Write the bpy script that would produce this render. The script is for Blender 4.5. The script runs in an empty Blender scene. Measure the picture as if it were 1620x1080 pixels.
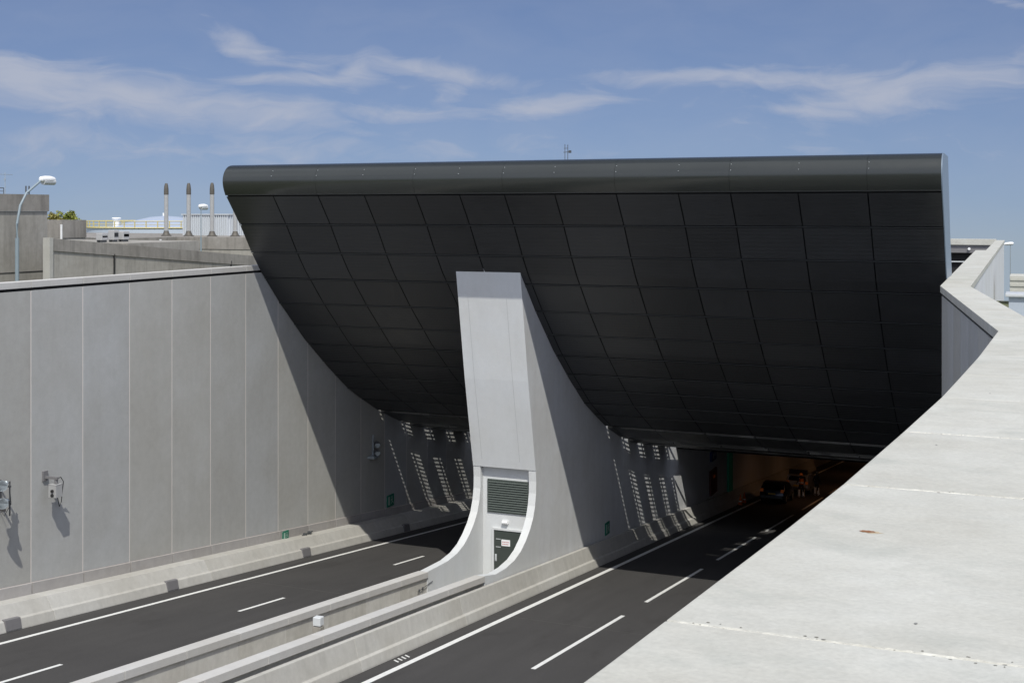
import bpy, bmesh, math, random
from mathutils import Vector, Matrix
random.seed(7)
R = math.radians
SC = bpy.context.scene
# ------------------------------------------------------------------ camera
# world axes: X across the carriageways, Y along the road towards the tunnel, Z up, origin at the eye
FPX, HOR = 1967.0, 335.0
SN, CS = 821/2131.45, 1967/2131.45
YAW = math.atan2(821, 1967)
cam = bpy.data.cameras.new('camera'); camo = bpy.data.objects.new('camera', cam)
SC.collection.objects.link(camo); SC.camera = camo
cam.sensor_width = 36; cam.lens = FPX/1620*36; cam.shift_y = -(540-HOR)/1620
cam.clip_start = 0.1; cam.clip_end = 6000
camo.location = (0, 0, 0); camo.rotation_euler = (R(90), 0, YAW)
# ------------------------------------------------------------------ sun + sky
SD = Vector((0.60, -1.0, 1.59)).normalized()        # towards the sun
sun = bpy.data.lights.new('sun', 'SUN'); suno = bpy.data.objects.new('sun', sun)
SC.collection.objects.link(suno); sun.energy = 3.65; sun.angle = R(0.5); sun.color = (1, .97, .885)
suno.rotation_euler = SD.to_track_quat('Z', 'Y').to_euler()
SKY_STRENGTH = 0.10
W = bpy.data.worlds.new('World'); SC.world = W; W.use_nodes = True
nt = W.node_tree; nt.nodes.clear()
def N(t, **k):
    n = nt.nodes.new(t)
    for a, b in k.items():
        if a == 'inp':
            for i, v in b.items():
                if hasattr(v, 'is_output'): nt.links.new(v, n.inputs[i])
                else: n.inputs[i].default_value = v
        else: setattr(n, a, b)
    return n
def M_(op, a, b=None, c=None, clamp=False):
    n = N('ShaderNodeMath', operation=op, use_clamp=clamp, inp={0: a})
    for i, v in ((1, b), (2, c)):
        if v is None: continue
        if hasattr(v, 'is_output'): nt.links.new(v, n.inputs[i])
        else: n.inputs[i].default_value = v
    return n.outputs[0]
tc = N('ShaderNodeTexCoord')
sep = N('ShaderNodeSeparateXYZ', inp={0: tc.outputs['Generated']})
zz = M_('MAXIMUM', M_('ADD', sep.outputs[2], 0.10), 0.07)
cmb = N('ShaderNodeCombineXYZ', inp={0: sep.outputs[0], 1: sep.outputs[1], 2: zz})
sky = N('ShaderNodeTexSky', sky_type='NISHITA', sun_disc=False, inp={0: cmb.outputs[0]})
sky.sun_elevation = math.asin(SD.z); sky.sun_rotation = math.atan2(SD.x, SD.y)
sky.altitude = 0; sky.air_density = 1.15; sky.dust_density = 1.0; sky.ozone_density = 2.0
# cirrus: azimuth and elevation of the direction, patches of torn cloud laid out round the sky
az = M_('ADD', M_('ARCTAN2', sep.outputs[0], sep.outputs[1]), YAW)
el = M_('ARCSINE', sep.outputs[2])
co = N('ShaderNodeCombineXYZ', inp={0: M_('MULTIPLY', az, 1.0), 1: M_('MULTIPLY', el, 2.3), 2: 0.0})
wn = N('ShaderNodeTexNoise', inp={'Vector': co.outputs[0], 'Scale': 7.0, 'Detail': 3.0})
wv = N('ShaderNodeVectorMath', operation='MULTIPLY_ADD', inp={0: wn.outputs['Color'], 1: (.16, .16, 0), 2: co.outputs[0]})
fn = N('ShaderNodeTexNoise', inp={'Vector': wv.outputs[0], 'Scale': 15.0, 'Detail': 9.0, 'Roughness': .55})
fn2 = N('ShaderNodeTexNoise', inp={'Vector': wv.outputs[0], 'Scale': 4.5, 'Detail': 4.0})
sx2 = N('ShaderNodeSeparateXYZ', inp={0: wn.outputs['Color']})
azw = M_('MULTIPLY_ADD', M_('SUBTRACT', sx2.outputs[0], .5), .10, az)
elw = M_('MULTIPLY_ADD', M_('SUBTRACT', sx2.outputs[1], .5), .030, el)
PATCH = [(120,140,300,48,.13,1.0),(350,178,210,34,.06,.75),(60,110,160,28,.1,.4),(395,78,80,30,.3,.8),(470,128,140,16,-.04,.85),(470,105,120,30,.2,.5),
         (560,112,50,40,-.4,.7),(680,112,190,19,.12,.8),(705,150,40,44,-.3,.6),(680,184,260,20,.0,.62),(870,166,120,22,-.10,.85),(600,150,560,90,.05,.22),
         (1060,119,170,16,.0,.72),(1270,124,240,22,.04,.82),(1430,148,190,44,-.12,.85),(1300,176,130,15,.02,.8),(1500,118,120,22,-.15,.7),(1300,200,500,60,.0,.26),
         (1560,140,50,22,.6,.4),(1610,20,90,12,.3,.5),(1130,4,90,10,.1,.2),(300,235,620,34,.0,.5),(1000,240,900,30,.0,.3),(580,218,70,12,.1,.5)]
tot = None
for (x, y, rx, ry, sl, st) in PATCH:
    a0 = math.atan((x-810)/FPX); e0 = math.atan((HOR-y)/math.hypot(FPX, x-810))
    da = M_('SUBTRACT', azw, a0)
    de = M_('SUBTRACT', M_('MULTIPLY_ADD', da, sl, elw), e0)
    q = M_('ADD', M_('POWER', M_('ABSOLUTE', M_('MULTIPLY', da, FPX/rx)), 2.4), M_('POWER', M_('ABSOLUTE', M_('MULTIPLY', de, FPX/ry)), 2.0))
    g = M_('MULTIPLY', M_('EXPONENT', M_('MULTIPLY', q, -1.0)), st)
    tot = g if tot is None else M_('MAXIMUM', tot, g)
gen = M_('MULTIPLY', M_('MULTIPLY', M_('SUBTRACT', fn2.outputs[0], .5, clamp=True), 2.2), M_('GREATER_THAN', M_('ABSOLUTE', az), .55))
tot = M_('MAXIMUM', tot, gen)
xx = M_('MULTIPLY_ADD', M_('SUBTRACT', fn.outputs[0], .5), 1.15, tot)
co3 = N('ShaderNodeVectorMath', operation='MULTIPLY', inp={0: wv.outputs[0], 1: (.8, 1.7, 1)})
fn3 = N('ShaderNodeTexNoise', inp={'Vector': co3.outputs[0], 'Scale': 26.0, 'Detail': 8.0, 'Roughness': .6, 'Distortion': .5})
xx = M_('MULTIPLY_ADD', M_('SUBTRACT', fn3.outputs[0], .5), .75, xx)
ds = N('ShaderNodeMapRange', interpolation_type='SMOOTHSTEP', inp={0: xx, 1: .06, 2: 1.10, 3: 0.0, 4: .82})
thin = M_('MULTIPLY', M_('MULTIPLY', fn2.outputs[0], fn.outputs[0]), .42)
dens = M_('MAXIMUM', ds.outputs[0], thin)
CL = 1.0/SKY_STRENGTH; FILL_CLOUD = 1.0
mx = N('ShaderNodeMix', data_type='RGBA')
tint = N('ShaderNodeVectorMath', operation='MULTIPLY', inp={0: sky.outputs[0], 1: (.66, .68, .855)})
nt.links.new(dens, mx.inputs[0]); nt.links.new(tint.outputs[0], mx.inputs[6])
mx.inputs[7].default_value = (.46*CL, .49*CL, .58*CL, 1)
# bright cloud added out of view, lifts the light in shaded places
fill_cloud = N('ShaderNodeMapRange', interpolation_type='SMOOTHSTEP', inp={0: M_('ABSOLUTE', az), 1: .6, 2: 1.5, 3: 0.0, 4: 1.0})
vden = M_('MULTIPLY', M_('MULTIPLY', M_('MULTIPLY', fill_cloud.outputs[0], M_('MULTIPLY_ADD', el, 8.0, .3, clamp=True)), M_('MULTIPLY_ADD', fn2.outputs[0], 1.3, -.10, clamp=True)), FILL_CLOUD, clamp=True)
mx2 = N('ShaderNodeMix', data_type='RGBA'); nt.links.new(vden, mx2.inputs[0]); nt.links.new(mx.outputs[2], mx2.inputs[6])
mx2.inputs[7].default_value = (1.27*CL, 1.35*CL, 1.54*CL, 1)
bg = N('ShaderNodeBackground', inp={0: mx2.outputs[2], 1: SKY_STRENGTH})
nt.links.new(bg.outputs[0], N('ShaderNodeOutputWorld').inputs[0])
SC.view_settings.view_transform = 'Standard'; SC.view_settings.look = 'None'
SC.view_settings.exposure = 0.0; SC.view_settings.gamma = 1.0
SC.render.engine = 'CYCLES'; SC.cycles.max_bounces = 8; SC.cycles.diffuse_bounces = 5

# ------------------------------------------------------------------ survey helpers
def ray(x, y):
    r = (x-810)/FPX; z = -(y-HOR)/FPX
    return CS*r-SN, SN*r+CS, z
def atu(x, y, u0):
    u, v, z = ray(x, y); t = u0/u; return Vector((u0, v*t, z*t))
def atv(x, y, v0):
    u, v, z = ray(x, y); t = v0/v; return Vector((u*t, v0, z*t))
def rdz(v): return -10 - .1206*v            # the carriageways fall into the tunnel
PROF = [(44.59,.76),(45.68,-.57),(46.6,-1.86),(47.2,-2.6),(48.8,-4.2),(50.9,-6.05),(53.0,-7.6),(55.0,-8.95),(56.5,-9.72),(58.2,-10.55),
        (60.4,-11.4),(62.2,-11.98),(65.1,-12.64),(69.7,-13.55),(71.8,-13.95)]
def prof(v):
    for (a, b), (c, d) in zip(PROF, PROF[1:]):
        if v <= c: return b+(d-b)*(v-a)/(c-a)
    return PROF[-1][1]-.1206*(v-71.8)
# ------------------------------------------------------------------ object helpers
def tag(o, label=None, cat=None, group=None, kind=None):
    if label: o['label'] = label
    if cat: o['category'] = cat
    if group: o['group'] = group
    if kind: o['kind'] = kind
    return o
def empty(name, loc, label, cat, group=None, rz=0):
    o = bpy.data.objects.new(name, None); SC.collection.objects.link(o)
    o.location = loc; o.rotation_euler = (0, 0, rz); o.empty_display_size = .3
    return tag(o, label, cat, group)
class MB:
    def __init__(s): s.v = []; s.f = []
    def add(s, vs, fs):
        n = len(s.v); s.v += [tuple(p) for p in vs]; s.f += [tuple(i+n for i in f) for f in fs]; return s
    def box(s, a, b):
        x0, y0, z0 = a; x1, y1, z1 = b
        x0, x1 = sorted((x0, x1)); y0, y1 = sorted((y0, y1)); z0, z1 = sorted((z0, z1))
        return s.add([(x0,y0,z0),(x1,y0,z0),(x1,y1,z0),(x0,y1,z0),(x0,y0,z1),(x1,y0,z1),(x1,y1,z1),(x0,y1,z1)],
                     [(0,3,2,1),(4,5,6,7),(0,1,5,4),(1,2,6,5),(2,3,7,6),(3,0,4,7)])
    def ext_u(s, poly, u0, u1):              # (v,z) polygon drawn out across the road
        n = len(poly)
        return s.add([(u0, v, z) for v, z in poly]+[(u1, v, z) for v, z in poly],
                     [tuple(range(n)), tuple(range(2*n-1, n-1, -1))]+[(i, i+n, (i+1) % n+n, (i+1) % n) for i in range(n)])
    def ext_z(s, poly, z0, z1):
        n = len(poly)
        f0 = z0 if callable(z0) else (lambda p: z0); f1 = z1 if callable(z1) else (lambda p: z1)
        return s.add([(x, y, f0((x, y))) for x, y in poly]+[(x, y, f1((x, y))) for x, y in poly],
                     [tuple(range(n-1, -1, -1)), tuple(range(n, 2*n))]+[(i, (i+1) % n, (i+1) % n+n, i+n) for i in range(n)])
    def ext_v(s, poly, v0, v1, step=None):   # (u, h above road) section drawn along the falling road
        n = len(poly); vs = [v0, v1]
        pts = []
        for v in vs: pts += [(u, v, rdz(v)+h) for u, h in poly]
        return s.add(pts, [tuple(range(n-1, -1, -1)), tuple(range(n, 2*n))]+[(i, (i+1) % n, (i+1) % n+n, i+n) for i in range(n)])
    def tube(s, pts, r, n=10, caps=True):
        pts = [Vector(p) for p in pts]; rs = r if isinstance(r, (list, tuple)) else [r]*len(pts)
        base = len(s.v); ref = Vector((0, 0, 1))
        for i, p in enumerate(pts):
            d = (pts[min(i+1, len(pts)-1)]-pts[max(i-1, 0)]).normalized()
            a = d.cross(ref)
            if a.length < .05: a = d.cross(Vector((1, 0, 0)))
            a.normalize(); b = d.cross(a)
            for k in range(n):
                t = 2*math.pi*k/n; s.v.append(tuple(p+(a*math.cos(t)+b*math.sin(t))*rs[i]))
        for i in range(len(pts)-1):
            for k in range(n):
                q = base+i*n; s.f.append((q+k, q+(k+1) % n, q+n+(k+1) % n, q+n+k))
        if caps: s.f.append(tuple(base+k for k in range(n-1, -1, -1))); s.f.append(tuple(base+(len(pts)-1)*n+k for k in range(n)))
        return s
    def build(s, name, mat, parent=None, smooth=False, bevel=0, seg=2):
        me = bpy.data.meshes.new(name); me.from_pydata(s.v, [], s.f); me.update()
        bm = bmesh.new(); bm.from_mesh(me); bmesh.ops.recalc_face_normals(bm, faces=bm.faces); bm.to_mesh(me); bm.free()
        o = bpy.data.objects.new(name, me); SC.collection.objects.link(o); me.materials.append(mat)
        if parent: o.parent = parent
        if smooth:
            me.polygons.foreach_set('use_smooth', [True]*len(me.polygons))
            me.set_sharp_from_angle(angle=R(35))
        if bevel:
            m = o.modifiers.new('bevel', 'BEVEL'); m.width = bevel; m.segments = seg; m.limit_method = 'ANGLE'; m.angle_limit = R(30)
        return o
# ------------------------------------------------------------------ materials
MATS = {}
def newmat(name):
    m = bpy.data.materials.new(name); m.use_nodes = True; t = m.node_tree; t.nodes.clear()
    out = t.nodes.new('ShaderNodeOutputMaterial'); b = t.nodes.new('ShaderNodeBsdfPrincipled')
    t.links.new(b.outputs[0], out.inputs[0]); return m, t, b
def node(t, ty, inp=None, **k):
    n = t.nodes.new(ty)
    for a, v in k.items(): setattr(n, a, v)
    for i, v in (inp or {}).items():
        if hasattr(v, 'is_output'): t.links.new(v, n.inputs[i])
        else: n.inputs[i].default_value = v
    return n
def ramp(t, fac, stops):
    n = t.nodes.new('ShaderNodeValToRGB'); t.links.new(fac, n.inputs[0]); e = n.color_ramp.elements
    while len(e) < len(stops): e.new(.5)
    for q, (p, c) in zip(e, stops): q.position = p; q.color = (*c, 1) if len(c) == 3 else c
    return n
def mixc(t, f, a, b, mode='MIX'):
    n = t.nodes.new('ShaderNodeMix'); n.data_type = 'RGBA'; n.blend_type = mode
    for i, v in ((0, f), (6, a), (7, b)):
        if hasattr(v, 'is_output'): t.links.new(v, n.inputs[i])
        else: n.inputs[i].default_value = v if i == 0 else (*v, 1)
    return n.outputs[2]
def coords(t, scale=(1, 1, 1), rnd=True):
    tcn = node(t, 'ShaderNodeTexCoord')
    out = tcn.outputs['Object']
    if rnd:
        oi = node(t, 'ShaderNodeObjectInfo')
        v = node(t, 'ShaderNodeVectorMath', {0: out, 1: oi.outputs['Random']}, operation='ADD')
        s = node(t, 'ShaderNodeVectorMath', {0: oi.outputs['Random']}, operation='SCALE'); s.inputs['Scale'].default_value = 37
        v = node(t, 'ShaderNodeVectorMath', {0: out, 1: s.outputs[0]}, operation='ADD'); out = v.outputs[0]
    return node(t, 'ShaderNodeMapping', {0: out, 3: scale}).outputs[0]
def concrete(name, col, mottle=.12, streak=.1, tint=.06, rough=.85, bump=.15, pits=.3, stain=0, stretch=(1, 1, 1), big=.35, hue=0, smudge=0):
    m, t, b = newmat(name)
    c = coords(t); cb = coords(t, stretch)
    n1 = node(t, 'ShaderNodeTexNoise', {'Vector': cb, 'Scale': big, 'Detail': 6.0, 'Roughness': .6})
    n2 = node(t, 'ShaderNodeTexNoise', {'Vector': cb, 'Scale': 3.5, 'Detail': 8.0, 'Roughness': .65})
    cs = coords(t, (1.3, 1.3, .12))
    n3 = node(t, 'ShaderNodeTexNoise', {'Vector': cs, 'Scale': 1.6, 'Detail': 6.0, 'Roughness': .6})
    n4 = node(t, 'ShaderNodeTexNoise', {'Vector': c, 'Scale': 60.0, 'Detail': 4.0})
    oi = node(t, 'ShaderNodeObjectInfo')
    if smudge: n4.inputs['Scale'].default_value = 25.0; n4.inputs['Detail'].default_value = 8.0
    def sc(x, k): return node(t, 'ShaderNodeMapRange', {0: x, 1: .3, 2: .7, 3: 1-k, 4: 1+k}).outputs[0]
    f = node(t, 'ShaderNodeMath', {0: sc(n1.outputs[0], mottle), 1: sc(n2.outputs[0], mottle*.6)}, operation='MULTIPLY').outputs[0]
    f = node(t, 'ShaderNodeMath', {0: f, 1: sc(n3.outputs[0], streak)}, operation='MULTIPLY').outputs[0]
    f = node(t, 'ShaderNodeMath', {0: f, 1: sc(n4.outputs[0], .05)}, operation='MULTIPLY').outputs[0]
    tr = node(t, 'ShaderNodeMapRange', {0: oi.outputs['Random'], 1: 0.0, 2: 1.0, 3: 1-tint, 4: 1+tint}).outputs[0]
    f = node(t, 'ShaderNodeMath', {0: f, 1: tr}, operation='MULTIPLY').outputs[0]
    warm = mixc(t, n1.outputs[0], (col[0]*1.03, col[1], col[2]*.95), (col[0]*.98, col[1], col[2]*1.04))
    if hue:
        hr = node(t, 'ShaderNodeMath', {0: oi.outputs['Random'], 1: 7.31}, operation='MULTIPLY').outputs[0]
        hr = node(t, 'ShaderNodeMath', {0: hr}, operation='FRACT').outputs[0]
        warm = mixc(t, 1.0, warm, mixc(t, hr, (1+hue, 1.0+hue*.3, 1-hue), (1-hue*.7, 1.0-hue*.2, 1+hue)), 'MULTIPLY')
    vm = node(t, 'ShaderNodeVectorMath', {0: warm}, operation='SCALE'); t.links.new(f, vm.inputs['Scale'])
    colr = vm.outputs[0]
    if stain:
        st = ramp(t, n3.outputs[0], [(.52, (0, 0, 0)), (.72, (1, 1, 1))])
        k = node(t, 'ShaderNodeMath', {0: st.outputs[0], 1: stain}, operation='MULTIPLY').outputs[0]
        colr = mixc(t, k, colr, tuple(x*.45 for x in col))
    if pits:
        vo = node(t, 'ShaderNodeTexVoronoi', {'Vector': c, 'Scale': 9.0})
        pr = ramp(t, vo.outputs['Distance'], [(.0, (1, 1, 1)), (.07, (0, 0, 0))])
        k = node(t, 'ShaderNodeMath', {0: pr.outputs[0], 1: n2.outputs[0]}, operation='MULTIPLY').outputs[0]
        k = node(t, 'ShaderNodeMath', {0: k, 1: pits}, operation='MULTIPLY').outputs[0]
        colr = mixc(t, k, colr, tuple(x*.5 for x in col))
    if smudge:
        n5 = node(t, 'ShaderNodeTexNoise', {'Vector': coords(t, (.9, 1.5, 1)), 'Scale': 1.15, 'Detail': 6.0, 'Roughness': .55, 'Distortion': .8})
        s5 = ramp(t, n5.outputs[0], [(.54, (0, 0, 0)), (.74, (1, 1, 1))])
        k = node(t, 'ShaderNodeMath', {0: s5.outputs[0], 1: smudge}, operation='MULTIPLY').outputs[0]
        colr = mixc(t, k, colr, (col[0]*.66, col[1]*.70, col[2]*.70))
    t.links.new(colr, b.inputs['Base Color']); b.inputs['Roughness'].default_value = rough
    b.inputs['Specular IOR Level'].default_value = .25
    bp = node(t, 'ShaderNodeBump', {'Height': n4.outputs[0], 'Strength': bump, 'Distance': .01})
    b2 = node(t, 'ShaderNodeBump', {'Height': n2.outputs[0], 'Strength': bump, 'Distance': .03, 'Normal': bp.outputs[0]})
    t.links.new(b2.outputs[0], b.inputs['Normal'])
    return m
def paint(name, col, rough=.5, metal=0, var=.08, scale=6, bump=.0, emit=None, es=0, spec=.5):
    m, t, b = newmat(name); c = coords(t)
    n = node(t, 'ShaderNodeTexNoise', {'Vector': c, 'Scale': float(scale), 'Detail': 6.0, 'Roughness': .6})
    colr = mixc(t, n.outputs[0], tuple(x*(1-var) for x in col), tuple(min(1, x*(1+var)) for x in col))
    t.links.new(colr, b.inputs['Base Color']); b.inputs['Metallic'].default_value = metal
    rr = node(t, 'ShaderNodeMapRange', {0: n.outputs[0], 1: .3, 2: .7, 3: max(.02, rough-.06), 4: min(1, rough+.06)})
    t.links.new(rr.outputs[0], b.inputs['Roughness']); b.inputs['Specular IOR Level'].default_value = spec
    if bump:
        bp = node(t, 'ShaderNodeBump', {'Height': n.outputs[0], 'Strength': bump, 'Distance': .02}); t.links.new(bp.outputs[0], b.inputs['Normal'])
    if emit:
        b.inputs['Emission Color'].default_value = (*emit, 1); b.inputs['Emission Strength'].default_value = es
    return m
m_panel = concrete('precast_panel', (.388, .390, .378), .075, .03, .055, stain=.02, hue=.028)
m_plinth = concrete('plinth', (.37, .355, .345), .1, .06, .05, stain=.1)
m_barrier = concrete('barrier_concrete', (.46, .45, .42), .10, .05, .04, stain=.28)
m_coping = concrete('pale_coping', (.50, .49, .47), .05, .02, .03, bump=.12, pits=.5)
m_near = concrete('near_coping', (.462, .458, .418), .085, .0, .02, bump=.30, pits=.5, stretch=(.9, 1.0, 1), big=.8, smudge=.42)
m_mid = concrete('median_concrete', (.50, .485, .445), .14, .05, .03, stain=.25)
m_white = concrete('painted_concrete', (.60, .615, .62), .035, .03, .0, bump=.05, pits=0, stain=.02, rough=.7)
m_side = concrete('light_concrete', (.60, .61, .62), .06, .05, .0, bump=.06, pits=.1, stain=.04, rough=.75)
m_old = concrete('weathered_concrete', (.31, .295, .265), .16, .22, .05, stain=.45)
m_oldcap = concrete('weathered_cap', (.24, .225, .205), .18, .3, .05, stain=.5)
m_inner = concrete('tunnel_concrete', (.36, .36, .36), .08, .06, .03)
m_black = paint('flat_black', (.02, .02, .02), .9)  # plain black for joints, cables, lenses and boards
m_joint = paint('sealant', (.66, .61, .57), .8)
m_mortar = concrete('mortar', (.475, .465, .415), .25, .0, .05, bump=.6, big=4.0)
m_soffit = paint('dark_cladding', (.0275, .029, .031), .40, .0, .22, 1.2)
_t = m_soffit.node_tree; _b = [n for n in _t.nodes if n.type == 'BSDF_PRINCIPLED'][0]; _src = _b.inputs['Base Color'].links[0].from_socket
_g = _t.nodes.new('ShaderNodeNewGeometry'); _mr = node(_t, 'ShaderNodeMapRange', {0: _g.outputs['Random Per Island'], 1: 0.0, 2: 1.0, 3: .80, 4: 1.20})
_vm = node(_t, 'ShaderNodeVectorMath', {0: _src}, operation='SCALE'); _t.links.new(_mr.outputs[0], _vm.inputs['Scale']); _t.links.new(_vm.outputs[0], _b.inputs['Base Color'])
m_slat = paint('slat_black', (.013, .013, .014), .95, spec=.05)
m_case = paint('unit_casing', (.40, .40, .40), .5)
m_gap = paint('gap_shade', (.006, .006, .007), .8)  # near-black, paints the shade deep in gaps, recesses and openings
m_roll = paint('roll_cladding', (.026, .029, .026), .20, .0, .10, .6, spec=.65)
m_endpl = paint('end_plate', (.20, .25, .31), .35, .2, .05)
m_roof = paint('roof_sheet', (.08, .085, .09), .5, .2)
m_louv = paint('louvre', (.07, .085, .075), .45)
m_door = paint('door_paint', (.045, .055, .048), .45)
m_dgrey = paint('dark_grey_paint', (.07, .075, .08), .5)
m_cam2 = paint('pale_box', (.60, .62, .63), .5)
m_mgrey = paint('grey_box', (.17, .165, .17), .6)
m_cam = paint('camera_housing', (.36, .36, .36), .5)
m_lgrey = paint('light_grey_metal', (.55, .57, .58), .45, .1)
m_whitep = paint('white_plastic', (.80, .80, .80), .4)
m_steel = paint('galvanised', (.42, .47, .50), .38, .5)
m_pole = paint('pole_paint', (.22, .27, .30), .5)
m_flue = paint('flue_steel', (.46, .455, .44), .35, .4, .12)
m_steeld = paint('weathered_steel', (.25, .235, .215), .45, .6, .2)
m_brown = paint('stained_cap', (.11, .10, .085), .6, .3, .3)
m_yellow = paint('yellow_rail', (.55, .47, .22), .6)
m_tank = paint('tank_white', (.42, .47, .54), .6)  # bluish white, distance haze mixed into the tank colour
m_dome = paint('tank_dome_haze', (.33, .38, .47), .7)  # dome greyed towards the sky colour to paint in haze
m_corr = paint('corrugated', (.50, .53, .56), .5)
m_green = paint('exit_green', (.0, .14, .085), .6)
m_greend = paint('green_door_glow', (.0, .12, .07), .5, emit=(.0, .25, .16), es=.012)  # weak emission, the door glows though it is no lamp
m_blue = paint('blue_sign', (.02, .05, .2), .5)
m_sym = paint('sign_symbol', (.32, .45, .38), .6)
m_red = paint('maroon_panel', (.10, .02, .02), .5)
m_carp = paint('car_paint', (.012, .016, .035), .22, .3)
m_car2 = paint('grey_car_paint', (.36, .36, .38), .3, .2)
m_glass = paint('dark_glass', (.008, .009, .012), .08)
m_tyre = paint('tyre', (.02, .02, .02), .9)
m_plate = paint('yellow_plate', (.65, .42, .04), .5)
m_tail = paint('orange_glow', (.35, .03, .01), .3, emit=(1, .25, .02), es=.03)
m_refl = paint('reflective_white', (.85, .85, .85), .4)
m_navy = paint('navy_cloth', (.015, .018, .035), .9)
m_skin = paint('skin', (.35, .2, .14), .6)
m_hiviz = paint('orange_cloth', (.5, .14, .02), .8)
m_cone = paint('cone_orange', (.6, .12, .02), .6)
m_lamp = paint('tunnel_lamp', (.9, .8, .6), .4, emit=(1, .75, .45), es=4.0)
m_bark = paint('bark', (.09, .065, .045), .9, 0, .3)
def mk_leaf(name, a, b_):
    m, t, b = newmat(name); oi = node(t, 'ShaderNodeTexCoord')
    n = node(t, 'ShaderNodeTexNoise', {'Vector': oi.outputs['Object'], 'Scale': 1.3, 'Detail': 3.0})
    t.links.new(ramp(t, n.outputs[0], [(.35, a), (.65, b_)]).outputs[0], b.inputs['Base Color']); b.inputs['Roughness'].default_value = .7
    return m
m_leaf = mk_leaf('leaves', (.22, .26, .05), (.38, .38, .10))
m_leaf2 = mk_leaf('autumn_leaves', (.24, .22, .06), (.38, .34, .11))
def mk_grass():
    m, t, b = newmat('grass_ground'); tcn = node(t, 'ShaderNodeTexCoord')
    n = node(t, 'ShaderNodeTexNoise', {'Vector': tcn.outputs['Object'], 'Scale': .15, 'Detail': 9.0, 'Roughness': .7})
    t.links.new(ramp(t, n.outputs[0], [(.35, (.05, .075, .025)), (.6, (.12, .12, .06))]).outputs[0], b.inputs['Base Color'])
    b.inputs['Roughness'].default_value = .95; return m
m_grass = mk_grass()
def mk_asphalt():
    m, t, b = newmat('asphalt'); c = coords(t, rnd=False)
    n1 = node(t, 'ShaderNodeTexNoise', {'Vector': c, 'Scale': 90.0, 'Detail': 3.0})
    n2 = node(t, 'ShaderNodeTexNoise', {'Vector': coords(t, (1.6, .06, 1), False), 'Scale': 1.0, 'Detail': 5.0, 'Roughness': .65})
    n3 = node(t, 'ShaderNodeTexNoise', {'Vector': c, 'Scale': .35, 'Detail': 6.0})
    vo = node(t, 'ShaderNodeTexVoronoi', {'Vector': c, 'Scale': 2.3})
    col = ramp(t, n2.outputs[0], [(.3, (.040, .038, .0375)), (.7, (.067, .0635, .062))]).outputs[0]
    col = mixc(t, .35, col, ramp(t, n3.outputs[0], [(.3, (.042, .040, .040)), (.7, (.068, .065, .063))]).outputs[0])
    col = mixc(t, .45, col, ramp(t, n1.outputs[0], [(.35, (.025, .024, .024)), (.7, (.10, .097, .095))]).outputs[0])
    sp = ramp(t, vo.outputs['Distance'], [(.0, (1, 1, 1)), (.035, (0, 0, 0))]).outputs[0]
    k = node(t, 'ShaderNodeMath', {0: sp, 1: n3.outputs[0]}, operation='MULTIPLY').outputs[0]
    col = mixc(t, k, col, (.22, .21, .20))
    n5 = node(t, 'ShaderNodeTexNoise', {'Vector': coords(t, (.9, .35, 1), False), 'Scale': .8, 'Detail': 7.0, 'Roughness': .7})
    k = ramp(t, n5.outputs[0], [(.56, (0, 0, 0)), (.68, (.35, .35, .35))]).outputs[0]
    col = mixc(t, k, col, (.032, .030, .029))
    t.links.new(col, b.inputs['Base Color']); b.inputs['Roughness'].default_value = .82; b.inputs['Specular IOR Level'].default_value = .3
    bp = node(t, 'ShaderNodeBump', {'Height': n1.outputs[0], 'Strength': .4, 'Distance': .008}); t.links.new(bp.outputs[0], b.inputs['Normal'])
    return m
m_asph = mk_asphalt()
m_line = paint('road_paint', (.72, .72, .70), .6, 0, .16, 5)
m_hard = concrete('gutter_concrete', (.30, .29, .27), .2, .1)

# ------------------------------------------------------------------ the setting: ground and roads
V0, V1 = -20.0, 260.0
def ground_z(x, y):
    r = math.hypot(x, y)
    z = -4.2 if x < -10 else -4.9
    far = max(0, r-(190 if x < -10 else 75))
    return z-.085*far
def make_ground():
    xs = [-2500,-1500,-800,-400,-250,-180,-130,-100,-80,-60,-45,-32.5,-22,-12,-1.95,-.3,1.0,4,10,20,40,80,160,400,900,1800]
    ys = [-400,-150,-60,-20,8,20,30,40,46,60,80,100,118,140,180,240,320,500,900,1600,3000]
    vs = [(x, y, ground_z(x, y)) for y in ys for x in xs]; fs = []; n = len(xs)
    for j in range(len(ys)-1):
        for i in range(n-1):
            x0, x1, y0, y1 = xs[i], xs[i+1], ys[j], ys[j+1]
            if x0 >= -32.5 and y0 >= -20 and y1 <= 118 and x1 <= (-.3 if y0 < 40 else -1.95): continue
            q = j*n+i; fs.append((q, q+1, q+n+1, q+n))
    o = MB().add(vs, fs).build('ground', m_grass); tag(o, kind='structure')
make_ground()
def road_quad(mb, u0, u1, v0, v1, h):
    mb.add([(u0, v0, rdz(v0)+h), (u1, v0, rdz(v0)+h), (u1, v1, rdz(v1)+h), (u0, v1, rdz(v1)+h)], [(0, 1, 2, 3)])
road = MB(); road_quad(road, -32.2, -22.1, V0, V1, 0); road_quad(road, -19.4, -1.9, V0, V1, 0)
road = tag(road.build('road', m_asph), kind='structure')
gut = MB(); road_quad(gut, -22.2, -19.3, V0, 49.4, -.35); tag(gut.build('median_floor', m_hard), kind='structure')
def line(u0, u1, v0, v1, name='lane_dash'):
    mb = MB(); k = max(1, int((v1-v0)/6)); w = u1-u0
    for i in range(k):
        a, b = v0+(v1-v0)*i/k, v0+(v1-v0)*(i+1)/k
        road_quad(mb, u0, u1, a, b, .006)
    return mb.build(name, m_line, road)
line(-30.1, -29.92, V0, V1, 'edge_line'); line(-18.22, -18.0, V0, V1, 'edge_line')
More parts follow.
